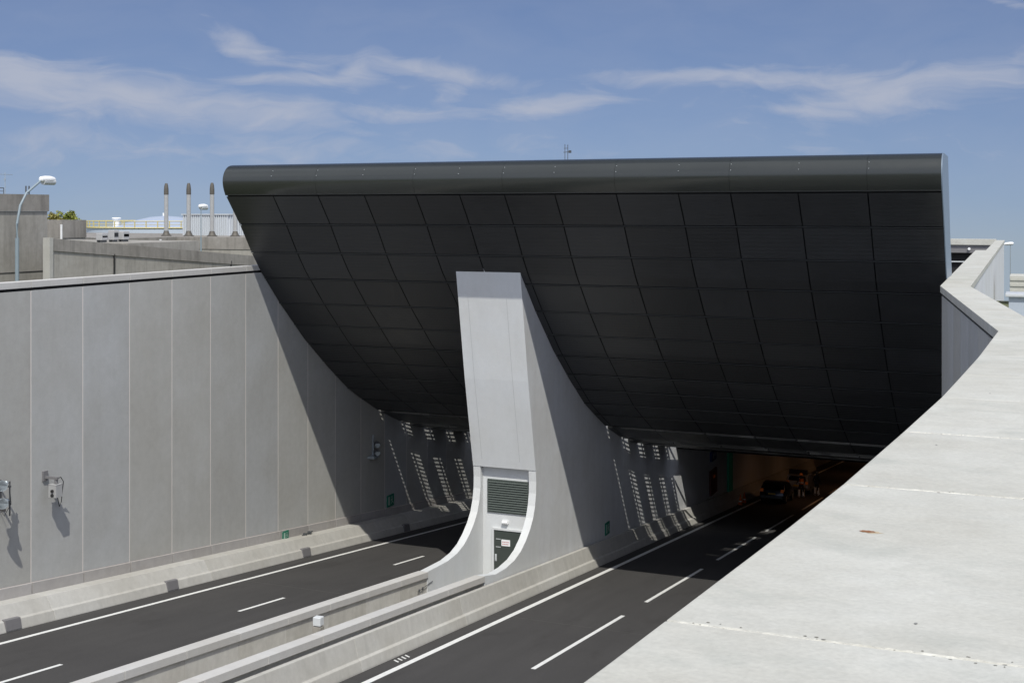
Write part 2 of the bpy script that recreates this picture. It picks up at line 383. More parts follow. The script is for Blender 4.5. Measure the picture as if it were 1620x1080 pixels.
line(-22.98, -22.8, V0, V1, 'edge_line'); line(-3.75, -3.55, V0, V1, 'edge_line')
for k in range(-4, 16):
    line(-26.8, -26.66, 38.1+12*k, 41.1+12*k)
for k in range(-4, 15):
    v = 36.4+12.45*k; line(-14.56, -14.40, v, v+9.4); line(-10.95, -10.80, v, v+9.4); line(-7.3, -7.15, v, v+9.4)
for k in range(4):                             # short slanted strokes by the barrier foot
    mb = MB(); v = 34.95+.25*k
    a = [(-18.66, v), (-18.42, v-.16), (-18.42, v-.07), (-18.66, v+.09)]
    mb.add([(x, y, rdz(y)+.006) for x, y in a], [(0, 1, 2, 3)]); mb.build('paint_stroke', m_line, road)
sj = MB()
for u0, u1 in ((-31.0, -22.9), (-18.7, -3.6)):
    for vj, w in ((43.05, .03), (71.6, .06)): road_quad(sj, u0, u1, vj, vj+w, .004)
sj.build('expansion_joint', paint('joint_strip', (.09, .085, .08), .7), road)
# catch pit strip along the toe
# ------------------------------------------------------------------ left retaining wall
lw = empty('retaining_wall', (-32, V0, -10), 'tall precast panel wall on the far left side of the cutting, lit by the sun', 'wall')
U = -32.0
joints = [33.36+2.556*k for k in range(-20, 15)]
def lpart(mb, name, mat, **k):
    o = mb.build(name, mat, None, **k); o.parent = lw; o.matrix_parent_inverse = Matrix.Translation((32, -V0, 10)); return o
for a, b in zip(joints, joints[1:]):
    g = .024
    lpart(MB().add([(U, a+g, rdz(a)+1.2), (U, b-g, rdz(b)+1.2), (U, b-g, -2.73), (U, a+g, -2.73),
                    (U-.35, a+g, rdz(a)+1.2), (U-.35, b-g, rdz(b)+1.2), (U-.35, b-g, -2.73), (U-.35, a+g, -2.73)],
                   [(0,1,2,3),(7,6,5,4),(0,4,5,1),(1,5,6,2),(2,6,7,3),(3,7,4,0)]), 'wall_panel', m_panel)
    lpart(MB().add([(U+.06, a+g, rdz(a)+.6), (U+.06, b-g, rdz(b)+.6), (U+.06, b-g, rdz(b)+1.17), (U+.06, a+g, rdz(a)+1.17),
                    (U-.3, a+g, rdz(a)+.6), (U-.3, b-g, rdz(b)+.6), (U-.3, b-g, rdz(b)+1.165), (U-.3, a+g, rdz(a)+1.165)],
                   [(0,1,2,3),(7,6,5,4),(0,4,5,1),(1,5,6,2),(2,6,7,3),(3,7,4,0)]), 'plinth', m_plinth)
    lpart(MB().box((U-.42, a+.008, -2.63), (U+.025, b-.008, -2.40)), 'coping_slab', m_coping, bevel=.012)
je = joints[-1]
lpart(MB().ext_u([(je, rdz(je)-.2), (V1, rdz(V1)-.2), (V1, -2.6), (je, -2.6)], U-.35, U), 'far_wall', m_panel)
lpart(MB().box((U-.42, je+.01, -2.63), (U+.025, 118, -2.40)), 'coping_slab', m_coping)
lpart(MB().ext_u([(joints[0], rdz(joints[0])-.3), (je, rdz(je)-.3), (je, -2.75), (joints[0], -2.75)], U-.36, U-.006), 'joint_fill', m_joint)
lpart(MB().box((U-.38, joints[0], -2.795), (U-.08, je, -2.635)), 'shadow_gap', m_gap)  # near-black fill paints the shadow line in the recess below the coping
def barrier(prof_, v0, v1, label, seg, boxes=(), face=1):
    e = empty('concrete_barrier', (prof_[0][0], v0, rdz(v0)), label, 'barrier')
    inv = Matrix.Translation((-prof_[0][0], -v0, -rdz(v0)))
    v = v0
    while v < v1-.1:
        w = min(seg, v1-v)
        o = MB().ext_v(prof_, v+.006, v+w-.006).build('barrier_segment', m_barrier, None, bevel=.012); o.parent = e; o.matrix_parent_inverse = inv; v += w
    for bv in boxes:
        x = prof_[0][0]
        o = MB().ext_v([(x+.015, .03), (x-.055, .385), (x-.13, .40), (x-.33, .40), (x-.33, .03)], bv-.34, bv+.34).build('drain_box', m_mgrey, None, bevel=.01); o.parent = e; o.matrix_parent_inverse = inv
    return e
MB().box((-32.4, V0-.6, -12), (.7, V0, -2.4)).build('stray_light_wall', m_panel)  # unseen, added to keep stray light out of the cutting
tag(bpy.data.objects['stray_light_wall'], 'added unseen wall across the cutting behind the viewpoint, blocking stray light', 'wall')
barrier([(-30.93, -.1), (-30.94, .03), (-31.03, .33), (-31.11, .37), (-31.36, .80), (-31.93, .80), (-31.93, -.1)], V0, 120,
        'low concrete barrier along the foot of the sunlit panel wall, with dark drain boxes', 8.9, (31.5, 39.75, 49.5, 59.5))
bd = barrier([(-18.78, -.1), (-18.79, .05), (-18.86, .33), (-18.94, .38), (-19.08, .98), (-19.24, .98), (-19.24, -.1)], V0, 120,
        'concrete barrier in the middle, along the near carriageway\'s left edge', 7.6)
barrier([(-22.95, -.1), (-22.93, .03), (-22.75, .31), (-22.73, .33), (-22.55, .88), (-22.26, .88), (-22.26, -.1)], V0, 120,
        'concrete barrier behind the median wall, facing the far carriageway', 8.0)
barrier([(-2.98, -.1), (-3.0, .05), (-3.18, .34), (-3.2, .36), (-3.35, .9), (-2.8, .9), (-2.8, -.1)], 44, 120,
        'concrete barrier under the right wall of the near carriageway', 8.0)
# ------------------------------------------------------------------ median walls
def median(u_in, u_out, h, label, jts, cap_over):
    e = empty('median_wall', (u_in, V0, rdz(V0)), label, 'wall'); inv = Matrix.Translation((-u_in, -V0, -rdz(V0)))
    a = V0
    for b in jts:
        o = MB().ext_v([(u_in, -.8), (u_out, -.8), (u_out, h-.24), (u_in, h-.24)], a+.006, b-.006).build('wall_segment', m_mid, None); o.parent = e; o.matrix_parent_inverse = inv
        o = MB().ext_v([(u_in-.03, h-.235), (u_out+cap_over, h-.235), (u_out+cap_over, h), (u_in-.03, h)], a+.007, b-.007).build('coping_slab', m_coping, None, bevel=.012)
        o.parent = e; o.matrix_parent_inverse = inv; a = b
jl = [8+2.58*k for k in range(-10, 14)]+[43.78]
jr = [8.9+2.85*k for k in range(-9, 12)]+[43.5]
median(-22.22, -21.90, 1.16, 'concrete median wall left of the gutter, its coping stained at the joints', jl, .07)
median(-19.66, -19.36, 1.32, 'concrete median wall right of the gutter, beside the near barrier', [j for j in jr if j < 43.6], .09)
# ------------------------------------------------------------------ the pier between the tubes
pier = empty('tunnel_pier', (-20.75, 47, rdz(47)), 'tall pale central pier with louvre and door, flaring into two curved flanks', 'pier')
INVP = Matrix.Translation((20.75, -47, -rdz(47)))
def ppart(mb, name, mat, par=None, **k):
    o = mb.build(name, mat, None, **k); o.parent = par or pier
    o.matrix_parent_inverse = INVP if not par else Matrix.Identity(4)
    return o
top = [(58.2, prof(58.2)+.35), (53.0, prof(53)+.35), (49.5, prof(49.5)+.35), (47.6, -2.35)]
core = [(47.12, -2.35), (48.0, -7.05), (48.86, -10.93), (49.2, -10.93), (49.2, -16.9), (49.2, -17), (120, rdz(120)-.6), (120, rdz(120)+5.5), (71.6, -13.4), (66, prof(66)+.3), (62, prof(62)+.3)]+top
ppart(MB().ext_u(core, -22.2, -19.3), 'wall', m_side)
# smooth painted front skin
ppart(MB().ext_u([(47.095, -2.4), (47.125, -2.4), (48.01, -7.05), (48.868, -10.925), (48.838, -10.93), (47.977, -7.06)], -22.203, -19.297), 'front_face', m_white)
fl_o = [(48.86, -10.93), (48.9, -11.4), (48.88, -11.9), (48.76, -12.4), (48.55, -12.85), (48.2, -13.25), (47.75, -13.6), (47.2, -13.9), (46.5, -14.10), (45.6, -14.18), (44.6, -14.15)]
flL = fl_o+[(43.79, rdz(43.79)+1.16), (43.79, -16.6), (49.2, -17.3), (49.2, -10.93)]
flR = fl_o+[(43.51, rdz(43.51)+1.32), (43.51, -16.6), (49.2, -17.3), (49.2, -10.93)]
ppart(MB().ext_u(flL, -22.2, -21.87), 'flank', m_white)
ppart(MB().ext_u(flR, -19.63, -19.3), 'flank', m_white)
ppart(MB().box((-21.865, 49.14, -16.9), (-19.635, 49.198, -10.935)), 'recess_face', m_white)
lp = MB(); lx0, lx1, lz0, lz1 = -21.64, -19.72, -12.92, -11.5
lp.box((lx0, 49.085, lz0), (lx0+.05, 49.139, lz1)); lp.box((lx1-.05, 49.085, lz0), (lx1, 49.139, lz1)); lp.box((lx0+.05, 49.085, lz1-.05), (lx1-.05, 49.139, lz1)); lp.box((lx0+.05, 49.085, lz0), (lx1-.05, 49.139, lz0+.05))
for k in range(13):
    z = lz0+.07+k*.102
    lp.add([(lx0+.05, 49.06, z), (lx1-.05, 49.06, z), (lx1-.05, 49.125, z+.075), (lx0+.05, 49.125, z+.075), (lx0+.05, 49.065, z-.012), (lx1-.05, 49.065, z-.012), (lx1-.05, 49.13, z+.063), (lx0+.05, 49.13, z+.063)],
           [(0,1,2,3),(7,6,5,4),(0,4,5,1),(1,5,6,2),(2,6,7,3),(3,7,4,0)])
ppart(lp, 'louvre', m_louv)
ppart(MB().box((lx0+.04, 49.128, lz0+.04), (lx1-.04, 49.1385, lz1-.04)), 'louvre_back', m_gap)
d = MB().box((-21.33, 49.10, -15.75), (-20.02, 49.139, -13.66))
door = ppart(d, 'door', m_door)
fr = MB().box((-21.42, 49.06, -15.75), (-21.33, 49.139, -13.57)).box((-20.02, 49.06, -15.75), (-19.94, 49.139, -13.57)).box((-21.33, 49.06, -13.66), (-20.02, 49.139, -13.57))
ppart(fr, 'door_frame', m_white)
def dpart(mb, name, mat, **k):
    o = mb.build(name, mat, None, **k); o.parent = door; o.matrix_parent_inverse = (INVP).inverted() @ Matrix.Identity(4) @ INVP; return o
door_parts = [dpart(MB().box((-20.98, 49.085, -14.32), (-20.58, 49.099, -14.05)), 'door_sign', m_whitep),
              dpart(MB().tube([(-21.24, 49.06, -14.75), (-21.24, 49.06, -14.95)], .025, 8).box((-21.28, 49.07, -15.0), (-21.2, 49.099, -14.7)), 'handle', m_lgrey),
              dpart(MB().box((-21.24, 49.085, -14.06), (-21.02, 49.099, -14.035)), 'hinge', m_lgrey), dpart(MB().box((-21.24, 49.085, -14.40), (-21.02, 49.099, -14.375)), 'hinge', m_lgrey)]
for o in door_parts: o.matrix_parent_inverse = Matrix.Identity(4); 
txt = MB()
for r_ in range(2):
    x = -20.94
    while x < -20.64:
        w = random.uniform(.02, .05); txt.box((x, 49.081, -14.26+r_*.09), (x+w, 49.0845, -14.225+r_*.09)); x += w+.015
o = dpart(txt, 'sign_lettering', paint('sign_ink', (.45, .10, .10), .6)); o.matrix_parent_inverse = Matrix.Identity(4)
lmp = MB().tube([(-20.92, 49.05, -13.30), (-20.68, 49.05, -13.30)], [.085, .085], 14).box((-20.94, 49.06, -13.36), (-20.66, 49.139, -13.24))
ppart(lmp, 'bulkhead_lamp', m_whitep, smooth=True)
se = MB()
for u_ in (-21.72, -20.08):
    se.add([(u_-.012, 47.52, -4.45), (u_+.012, 47.52, -4.45), (u_+.012, 48.755, -10.7), (u_-.012, 48.755, -10.7),
            (u_-.012, 47.40, -4.45), (u_+.012, 47.40, -4.45)], [(0, 1, 2, 3)])
def front_v(z): return 47.095+(47.977-47.095)*(z+2.4)/(-4.66) if z > -7.06 else 47.977+(48.838-47.977)*(z+7.06)/(-3.87)
se = MB()
for u_ in (-21.75, -20.0):
    pts = [(-3.6, 0), (-7.06, 0), (-10.6, 0)]
    for (z0, _), (z1, _) in zip(pts, pts[1:]):
        se.add([(u_-.008, front_v(z0)-.004, z0), (u_+.008, front_v(z0)-.004, z0), (u_+.008, front_v(z1)-.004, z1), (u_-.008, front_v(z1)-.004, z1)], [(0, 1, 2, 3)])
ppart(se, 'joint_fill', paint('seam_grey', (.42, .43, .43), .8))
# ------------------------------------------------------------------ canopy
UL, UR = -32.0, -2.8
can = empty('tunnel_canopy', (-17, 46, -2), 'huge curved black clad canopy with rounded rolled front edge over both tunnel mouths', 'canopy')
INVC = Matrix.Translation((17, -46, 2))
def cpart(mb, name, mat, **k):
    o = mb.build(name, mat, None, **k); o.parent = can; o.matrix_parent_inverse = INVC; return o
SEAMS = [-32.0, -29.6, -27.4, -25.2, -22.85, -20.9, -18.97, -16.87, -14.4, -12.0, -10.06, -7.64, -5.24, -2.8]
ROWZ = [.69, -.56, -1.8, -3.0, -4.2, -5.3, -6.35, -7.3, -8.15, -8.95, -9.7, -10.48]
def arc_pts(z0, z1, step=.085):
    # points down the profile between two heights with fine ribs
    def v_of(z):
        for (a, b), (c, d_) in zip(PROF, PROF[1:]):
            if z >= d_: return a+(c-a)*(z-b)/(d_-b)
        return PROF[-1][0]
    L = math.hypot(v_of(z1)-v_of(z0), z1-z0); n = max(4, int(L/step)); out = []
    for i in range(n+1):
        z = z0+(z1-z0)*i/n; v = v_of(z)
        off = .016 if i % 2 else 0.0
        dv, dz = v_of(z1)-v_of(z0), z1-z0; l = math.hypot(dv, dz)
        out.append((v-dz/l*off*1.0*(-1), z+dv/l*off*(1)))
    return out
vof = lambda z: arc_pts(z, z-.001)[0][0]
sof = MB()
for (ua, ub) in zip(SEAMS, SEAMS[1:]):
    for z0, z1 in zip(ROWZ, ROWZ[1:]):
        P = arc_pts(z0-.038, z1+.038); n = len(P)
        a, b = ua+.022, ub-.022
        sof.add([(a, v, z) for v, z in P]+[(b, v, z) for v, z in P], [(i, i+1, i+1+n, i+n) for i in range(n-1)])
cpart(sof, 'soffit_cladding', m_soffit)
rails = MB()
for z in ROWZ[1:-1]:
    v = vof(z)
    rails.ext_u([(v-.026, z+.014), (v-.006, z-.018), (v+.06, z-.01), (v+.04, z+.04)], UL, UR)
cpart(rails, 'soffit_rail', paint('rail_highlight', (.042, .045, .047), .4))  # paler than the panels, paints the light caught by the rails
# the hollow shell behind the cladding
back = [(58.18, prof(58.18)+.03), (58.18, prof(58.18)+.14), (56, -8.6), (53, -6.0), (50.6, -3.6), (48.6, -.6), (47.5, 1.95)]
shell_front = [(v+.10, z+.03) for v, z in PROF if v < 57]
cpart(MB().ext_u(shell_front+back, UL+.01, UR-.02), 'shell', m_gap)
rp = [(44.62, .72), (44.50, .95), (44.43, 1.2), (44.43, 1.42), (44.50, 1.63), (44.62, 1.80), (44.80, 1.94), (45.05, 2.01), (45.4, 2.03), (47.6, 2.0), (47.6, 1.955), (44.75, 1.955 if False else .78)]
rr = MB(); rolls = [-32.0]+[s for s in SEAMS[1:-1]]+[-2.8]
rollp = rp[:10]+[(47.6, 1.97), (45.2, 1.9), (44.75, 1.5), (44.72, .76)]
# finely subdivided nose
def smooth_poly(pts, k=3):
    for _ in range(k):
        q = [pts[0]]
        for a, b in zip(pts, pts[1:]):
            q += [(a[0]*.75+b[0]*.25, a[1]*.75+b[1]*.25), (a[0]*.25+b[0]*.75, a[1]*.25+b[1]*.75)]
        q.append(pts[-1]); pts = q
    return pts
nose = smooth_poly(rp[:10], 2)+[(47.6, 1.97), (45.2, 1.9), (44.75, 1.5), (44.72, .76)]
rol = MB()
for a, b in zip(rolls[::2], rolls[2::2]+[rolls[-1]]):
    if b > a: rol.ext_u(nose, a+.004, b-.004)
cpart(rol, 'front_roll', m_roll, smooth=True)
cpart(MB().ext_u([(44.66, .70), (44.60, .735), (44.72, .76), (44.80, .74)], UL, UR), 'drip_edge', m_dgrey)
# end plates
endp = nose[:-4]+[(47.6, 1.97), (47.62, -2.3)]
ep = [(44.62, .72)]+smooth_poly(rp[:10], 2)[1:]+[(47.62, 2.0), (48.75, -.5), (50.7, -3.5), (53.05, -5.9), (56, -8.25), (58.2, -9.9)]+[(v, z) for v, z in reversed(PROF) if v < 58.3][:]
cpart(MB().ext_u(ep, UR-.005, UR+.03), 'end_plate', m_endpl)
for u_ in SEAMS[1:-1]:
    for zz_, vv_ in ((1.50, 44.44), (1.72, 44.56)):
        cpart(MB().tube([(u_+.06, vv_-.012, zz_), (u_+.06, vv_+.03, zz_)], .012, 6), 'bolt', m_lgrey)
# ------------------------------------------------------------------ slotted light grid behind the canopy
lg = empty('light_grid', (-17, 65, -12), 'dark slotted roof behind the canopy letting stripes of sun onto the tunnel walls', 'roof')
INVL = Matrix.Translation((17, -65, 12))
def gpart(mb, name, mat):
    o = mb.build(name, mat, None); o.parent = lg; o.matrix_parent_inverse = INVL; return o
slots = [(58.2, 58.5), (60.65, 60.95), (61.08, 61.85), (63.45, 64.15), (64.27, 64.55), (66.35, 66.65), (66.78, 67.4), (68.9, 69.2), (69.45, 71.3)]
e_ = 58.5; solids = []
for a, b in slots[1:]:
    solids.append((e_, a)); e_ = b
solids.append((71.3, 71.7))
for a, b in solids:
    n = max(1, int((b-a)/.5))
    vs = [a+(b-a)*i/n for i in range(n+1)]
    mb = MB()
    for ua, ub in zip(SEAMS, SEAMS[1:]): mb.ext_u([(q, prof(q)) for q in vs]+[(q, prof(q)+.10) for q in reversed(vs)], ua+.02, ub-.02)
    gpart(mb, 'slat', m_soffit)
    gpart(MB().ext_u([(q, prof(q)+.102) for q in vs]+[(q, prof(q)+.15) for q in reversed(vs)], -32, -2.75), 'slat_blocker', m_slat)  # unseen black sheet, added to stop sunlight at the slat seams
gr = MB()
for a, b in slots[:-1]:
    u_ = -31.95
    while u_ < -2.9:
        if not (-22.3 < u_ < -19.25): gr.add([(u_, a, prof(a)+.10), (u_+.042, a, prof(a)+.10), (u_+.042, b, prof(b)+.10), (u_, b, prof(b)+.10), (u_, a, prof(a)+.125), (u_+.042, a, prof(a)+.125), (u_+.042, b, prof(b)+.125), (u_, b, prof(b)+.125)],
                   [(0,3,2,1),(4,5,6,7),(0,1,5,4),(1,2,6,5),(2,3,7,6),(3,0,4,7)])
        u_ += .098
gpart(gr, 'grating', m_slat)
def beam_or_blocker(u0, u1):
    vs = [57.8, 60.4, 62.2, 65.1, 69.7, 71.7]
    gpart(MB().ext_u([(q, prof(q)+.31) for q in vs]+[(q, prof(q)+.62) for q in reversed(vs)], u0, u1), 'beam', m_soffit)
beam_or_blocker(-31.45, -31.18); beam_or_blocker(-18.72, -18.45); beam_or_blocker(-9.2, -8.9); beam_or_blocker(-28.8, -25.3); beam_or_blocker(-16.2, -12.6); beam_or_blocker(-11.8, -9.9)  # the wide ones are unseen, added to dim sunlight on the road
br = MB()
for u0 in [-31.9+.9*k for k in range(33)]:
    if -22.6 < u0 < -19.3: continue
    br.add([(u0, 69.45, -13.3), (u0+.10, 69.45, -13.3), (u0+.85, 71.35, -13.65), (u0+.75, 71.35, -13.65), (u0, 69.45, -13.2), (u0+.10, 69.45, -13.2), (u0+.85, 71.35, -13.55), (u0+.75, 71.35, -13.55)],
           [(0,3,2,1),(4,5,6,7),(0,1,5,4),(1,2,6,5),(2,3,7,6),(3,0,4,7)])
gpart(br, 'brace', m_soffit)
# ------------------------------------------------------------------ closed tunnel beyond
tun = empty('tunnel_roof', (-17, 72, -13), 'concrete tunnel roof over the dark inner part of the carriageways', 'roof')
for u0, u1 in ((-32, -22.2), (-19.3, -2.6)):
    o = MB().ext_u([(71.72, -13.97), (V1, rdz(V1)+4.7), (V1, rdz(V1)+6), (71.72, -12.6)], u0+.002, u1).build('ceiling', m_inner); o.parent = tun; o.matrix_parent_inverse = Matrix.Translation((17, -72, 13))
o = MB().box((-32, 250, -45), (-2.5, 250.5, -30)).build('dark_end_plug', m_inner); o.parent = tun; o.matrix_parent_inverse = Matrix.Translation((17, -72, 13))  # made-up plug that keeps the far end of the tunnel dark
o = MB().ext_u([(120, rdz(120)-.5), (V1, rdz(V1)-.5), (V1, rdz(V1)+5), (120, rdz(120)+5)], -22.2, -19.3).build('dividing_wall', m_inner); o.parent = tun; o.matrix_parent_inverse = Matrix.Translation((17, -72, 13))
for u0, u1 in ((-31.99, -22.21), (-19.29, -2.62)):
    o = MB().ext_u([(71.62, -14.0), (71.715, -14.0), (71.715, -12.4), (71.62, -12.4)], u0, u1).build('edge_mask', m_slat); o.parent = tun; o.matrix_parent_inverse = Matrix.Translation((17, -72, 13))  # black sheet added so the sunlit roof edge reads dark
# ------------------------------------------------------------------ right wall with the near coping
rw = empty('retaining_wall', (0, 20, -10), 'near right hand wall with broad pale coping bending towards the canopy', 'wall')
INVR = Matrix.Translation((0, -20, 10))
def rpart(mb, name, mat, **k):
    o = mb.build(name, mat, None, **k); o.parent = rw; o.matrix_parent_inverse = INVR; return o
EDGE = [(-20,-3.6),(-8,-3.3),(1.5,-2.66),(3,-2.48),(4.5,-2.3),(6,-2.11),(7.1,-1.985),(7.84,-1.90),(9.4,-1.72),(11.25,-1.53),(14.2,-1.285),(17.0,-1.07),(18.9,-.965),(22,-.80),(26.9,-.61)]
def edge_u(v):
    for (a, b), (c, d_) in zip(EDGE, EDGE[1:]):
        if v <= c: return b+(d_-b)*(v-a)/(c-a)
    return EDGE[-1][1]
def outer_u(v): return .75-(v-2)*.012
JV = [-20, -16, -12, -8, -4, 0, 3.4, 7.1, 11.25, 14.2, 17.0, 19.5, 22.3, 25.0]
for a, b in zip(JV, JV[1:]):
    n = 5; vs = [a+(b-a)*i/n for i in range(n+1)]
    vs[0] += .008; vs[-1] -= .008
    poly = [(edge_u(v), v) for v in vs]+[(outer_u(v), v) for v in reversed(vs)]
    rpart(MB().ext_z(poly, -2.62, -2.40), 'coping_slab', m_near, bevel=.012, seg=3)
C2i, C2o = Vector((-2.72, 42.6)), Vector((-1.8, 42.7)); K = Vector((-.61, 26.9)); KO = Vector((.36, 27.3))
def lerp(a, b, t): return (a[0]+(b[0]-a[0])*t, a[1]+(b[1]-a[1])*t)
rpart(MB().ext_z([(edge_u(25.008), 25.008), (edge_u(26), 26), tuple(K), tuple(KO), (.45, 25.008)], -2.62, -2.4), 'coping_slab', m_near, bevel=.012)
ts = [.0, .17, .34, .5, .67, .84, 1.0]
for a, b in zip(ts, ts[1:]):
    a_, b_ = a+.0006, b-.0006
    rpart(MB().ext_z([lerp(K, C2i, a_), lerp(K, C2i, b_), lerp(KO, C2o, b_), lerp(KO, C2o, a_)], -2.62, -2.4), 'coping_slab', m_near, bevel=.012)
cC = [tuple(C2i+Vector((0, .01))), (-3.2, 83), (-2.6, 83.1), (-2.75, 113), (-2.05, 113), tuple(C2o+Vector((0, .01)))]
rpart(MB().ext_z(cC, -2.62, -2.4), 'coping_slab', m_near, bevel=.012)
wi = .05
rpart(MB().ext_z([(edge_u(v)+wi, v) for v in (-20, -8, 1.5, 6, 9.4, 14.2, 18.9, 22, 26.9)]+[(KO[0]-.1, KO[1]), (.5, 20), (.6, -20)], -17, -2.72), 'wall_body', m_panel)
nB = 7
for i in range(nB):
    a, b = i/nB+.0008, (i+1)/nB-.0008
    Ki, Ci = (K[0]+wi, K[1]), (C2i[0]+wi, C2i[1]-.02)
    rpart(MB().ext_z([lerp(Ki, Ci, a), lerp(Ki, Ci, b), lerp((KO[0]-.1, KO[1]), (C2o[0]-.1, C2o[1]), b), lerp((KO[0]-.1, KO[1]), (C2o[0]-.1, C2o[1]), a)], -17.5, -2.72), 'wall_panel', m_panel)
rpart(MB().ext_z([(K[0]+wi+.03, K[1]+.02), (C2i[0]+wi+.03, C2i[1]-.05), (C2o[0]-.13, C2o[1]-.05), (KO[0]-.13, KO[1])], -17.4, -2.621), 'joint_fill', m_gap)  # near-black joint filler, also paints the shade line under the coping
rpart(MB().ext_z([(-2.60, 42.64), (-2.66, 60), (-2.66, 113), (-2.1, 113), (-1.9, 60), (-1.88, 42.72)], -36, -2.625), 'wall_body', m_side)
rpart(MB().ext_u([(113.01, -32), (V1, -46), (V1, rdz(V1)+7), (118, -14), (113.01, -13)], -2.6, -2.1), 'wall_body', m_inner)
# mortar ridges in the coping joints, a rust mark and small chips
mo = MB()
for v in JV[7:10]:
    n = 110; w = .020 if v < 10 else .012
    u0, u1 = edge_u(v)+.012, outer_u(v)-.02; prev = None; vs_ = []; fs_ = []
    for i in range(n+1):
        u_ = u0+(u1-u0)*i/n; ww = w*random.uniform(.35, 1.5); h = -2.4+random.uniform(.0, .007); dv = random.uniform(-.008, .008)
        vs_ += [(u_, v-ww+dv, -2.4035), (u_, v+dv, h), (u_, v+ww+dv, -2.4035)]
    for i in range(n):
        for k in range(2): fs_.append((3*i+k, 3*i+3+k, 3*i+4+k, 3*i+1+k))
    mo.add(vs_, fs_)
rpart(mo, 'mortar_joint', m_mortar, smooth=True)
def blotch(cx, cy, rx, ry, mat, name, z=-2.397, n=18):
    vs_ = [(cx, cy, z)]
    for i in range(n):
        t_ = 2*math.pi*i/n; k = random.uniform(.65, 1.1); vs_.append((cx+rx*k*math.cos(t_), cy+ry*k*math.sin(t_), z))
    rpart(MB().add(vs_, [(0, 1+i, 1+(i+1) % n) for i in range(n)]), name, mat)
blotch(-1.10, 9.635, .085, .045, paint('rust_halo', (.44, .36, .25), .9, 0, .2, 30), 'rust_halo', z=-2.3985)
blotch(-1.135, 9.645, .058, .036, paint('rust_mark', (.22, .10, .045), .9, 0, .6, 60), 'rust_mark')
random.seed(11)
for _ in range(26):
    cy = random.choice([7.1, 7.1, 11.25])+random.uniform(-.05, .05); cx = random.uniform(edge_u(cy)+.1, -.05)
    blotch(cx, cy, random.uniform(.004, .016), random.uniform(.004, .010), paint('chip_grey', (.20, .19, .16), .9) if _ == 0 else bpy.data.materials['chip_grey'], 'chip', n=7)
for cx, cy in ((-.55, 6.45), (-.28, 6.5), (-.62, 7.6), (-.9, 13.5), (-.5, 17.6)):
    blotch(cx, cy, .012, .02, paint('chip', (.2, .2, .19), .9), 'chip', n=8)

# ------------------------------------------------------------------ fittings on the left wall
def orig(e): return Matrix.Translation(-Vector(e.location))
def hp(e, mb, name, mat, par=None, **k):
    o = mb.build(name, mat, None, **k); o.parent = par or e
    o.matrix_parent_inverse = orig(e) if not par else Matrix.Identity(4); return o
sp = empty('loudspeaker', (-32, 31.8, -9.3), 'pair of grey horn loudspeakers on the panel wall at the left edge', 'loudspeaker')
for px, py in ((5, 767), (6, 795)):
    c = atu(px, py, -31.25); dvec = Vector((.50, -.84, .04)).normalized()
    mb = MB(); ts_ = [(-.42, .07), (-.30, .075), (-.28, .045), (-.12, .06), (0, .10), (.12, .17), (.15, .185), (.15, .165), (.05, .12), (-.1, .04)]
    mb.tube([c+dvec*t_ for t_, r_ in ts_], [r_ for t_, r_ in ts_], 20, caps=False); hp(sp, mb, 'horn', m_steel, smooth=True)
    hp(sp, MB().tube([c+dvec*.04, c+dvec*.05], [.11, .112], 16), 'horn_shade', m_dgrey)  # dark disc paints the shade inside the horn mouth
c0 = atu(14, 765, -31.5)
hp(sp, MB().box((-32, c0.y-.03, -9.95), (-31.94, c0.y+.12, -9.0)).box((-31.95, c0.y+.01, -9.2), (-31.45, c0.y+.06, -9.14)).box((-31.95, c0.y+.01, -9.75), (-31.45, c0.y+.06, -9.69)).tube([(-31.5, c0.y+.04, -9.0), (-31.5, c0.y+.04, -10.15)], .025, 8), 'bracket', m_dgrey)
c1 = atu(5, 803, -31.4)
hp(sp, MB().tube([c1+Vector((0, 0, .1)), c1+Vector((0, 0, -.12))], [.07, .09], 12).tube([c1+Vector((.06, -.06, 0)), c1+Vector((.10, -.10, -.02))], .04, 10), 'lamp_unit', m_steeld)
hp(sp, MB().tube([(-31.5, c0.y+.05, -9.3), (-31.6, c0.y+.2, -9.8), (-31.8, c0.y+.1, -10.2), (-31.97, c0.y, -9.9)], .012, 6), 'cable', m_black)
CB = atu(88, 776, -31.5)
bx = empty('camera_box', (-32, 34.2, -9.6), 'small grey camera box on a wall bracket with looped cable, casting a long shadow', 'camera')
hp(bx, MB().box((-31.70, CB.y-.14, CB.z-.22), (-31.36, CB.y+.18, CB.z+.22)).box((-31.71, CB.y-.15, CB.z+.22), (-31.35, CB.y+.19, CB.z+.235)), 'housing', m_cam, bevel=.01)
hp(bx, MB().box((-32, CB.y-.12, CB.z+.32), (-31.93, CB.y+.10, CB.z+.66)).box((-31.93, CB.y-.04, CB.z+.40), (-31.4, CB.y+.04, CB.z+.48)).tube([(-31.5, CB.y+.03, CB.z+.46), (-31.5, CB.y+.03, CB.z+.25)], .06, 10), 'bracket', m_mgrey)
for zo in (.02, -.13): hp(bx, MB().tube([(-31.5, CB.y-.15, CB.z+zo), (-31.5, CB.y-.20, CB.z+zo)], .055, 12), 'lens', m_black)
hp(bx, MB().tube([(-31.5, CB.y, CB.z+.42), (-31.45, CB.y+.2, CB.z+.44), (-31.5, CB.y+.38, CB.z+.25), (-31.7, CB.y+.55, CB.z-.1), (-31.85, CB.y+.66, CB.z-.55), (-31.9, CB.y+.62, CB.z-.72), (-31.88, CB.y+.5, CB.z-.35), (-31.7, CB.y+.35, CB.z+.05)], .015, 6), 'cable', m_black)

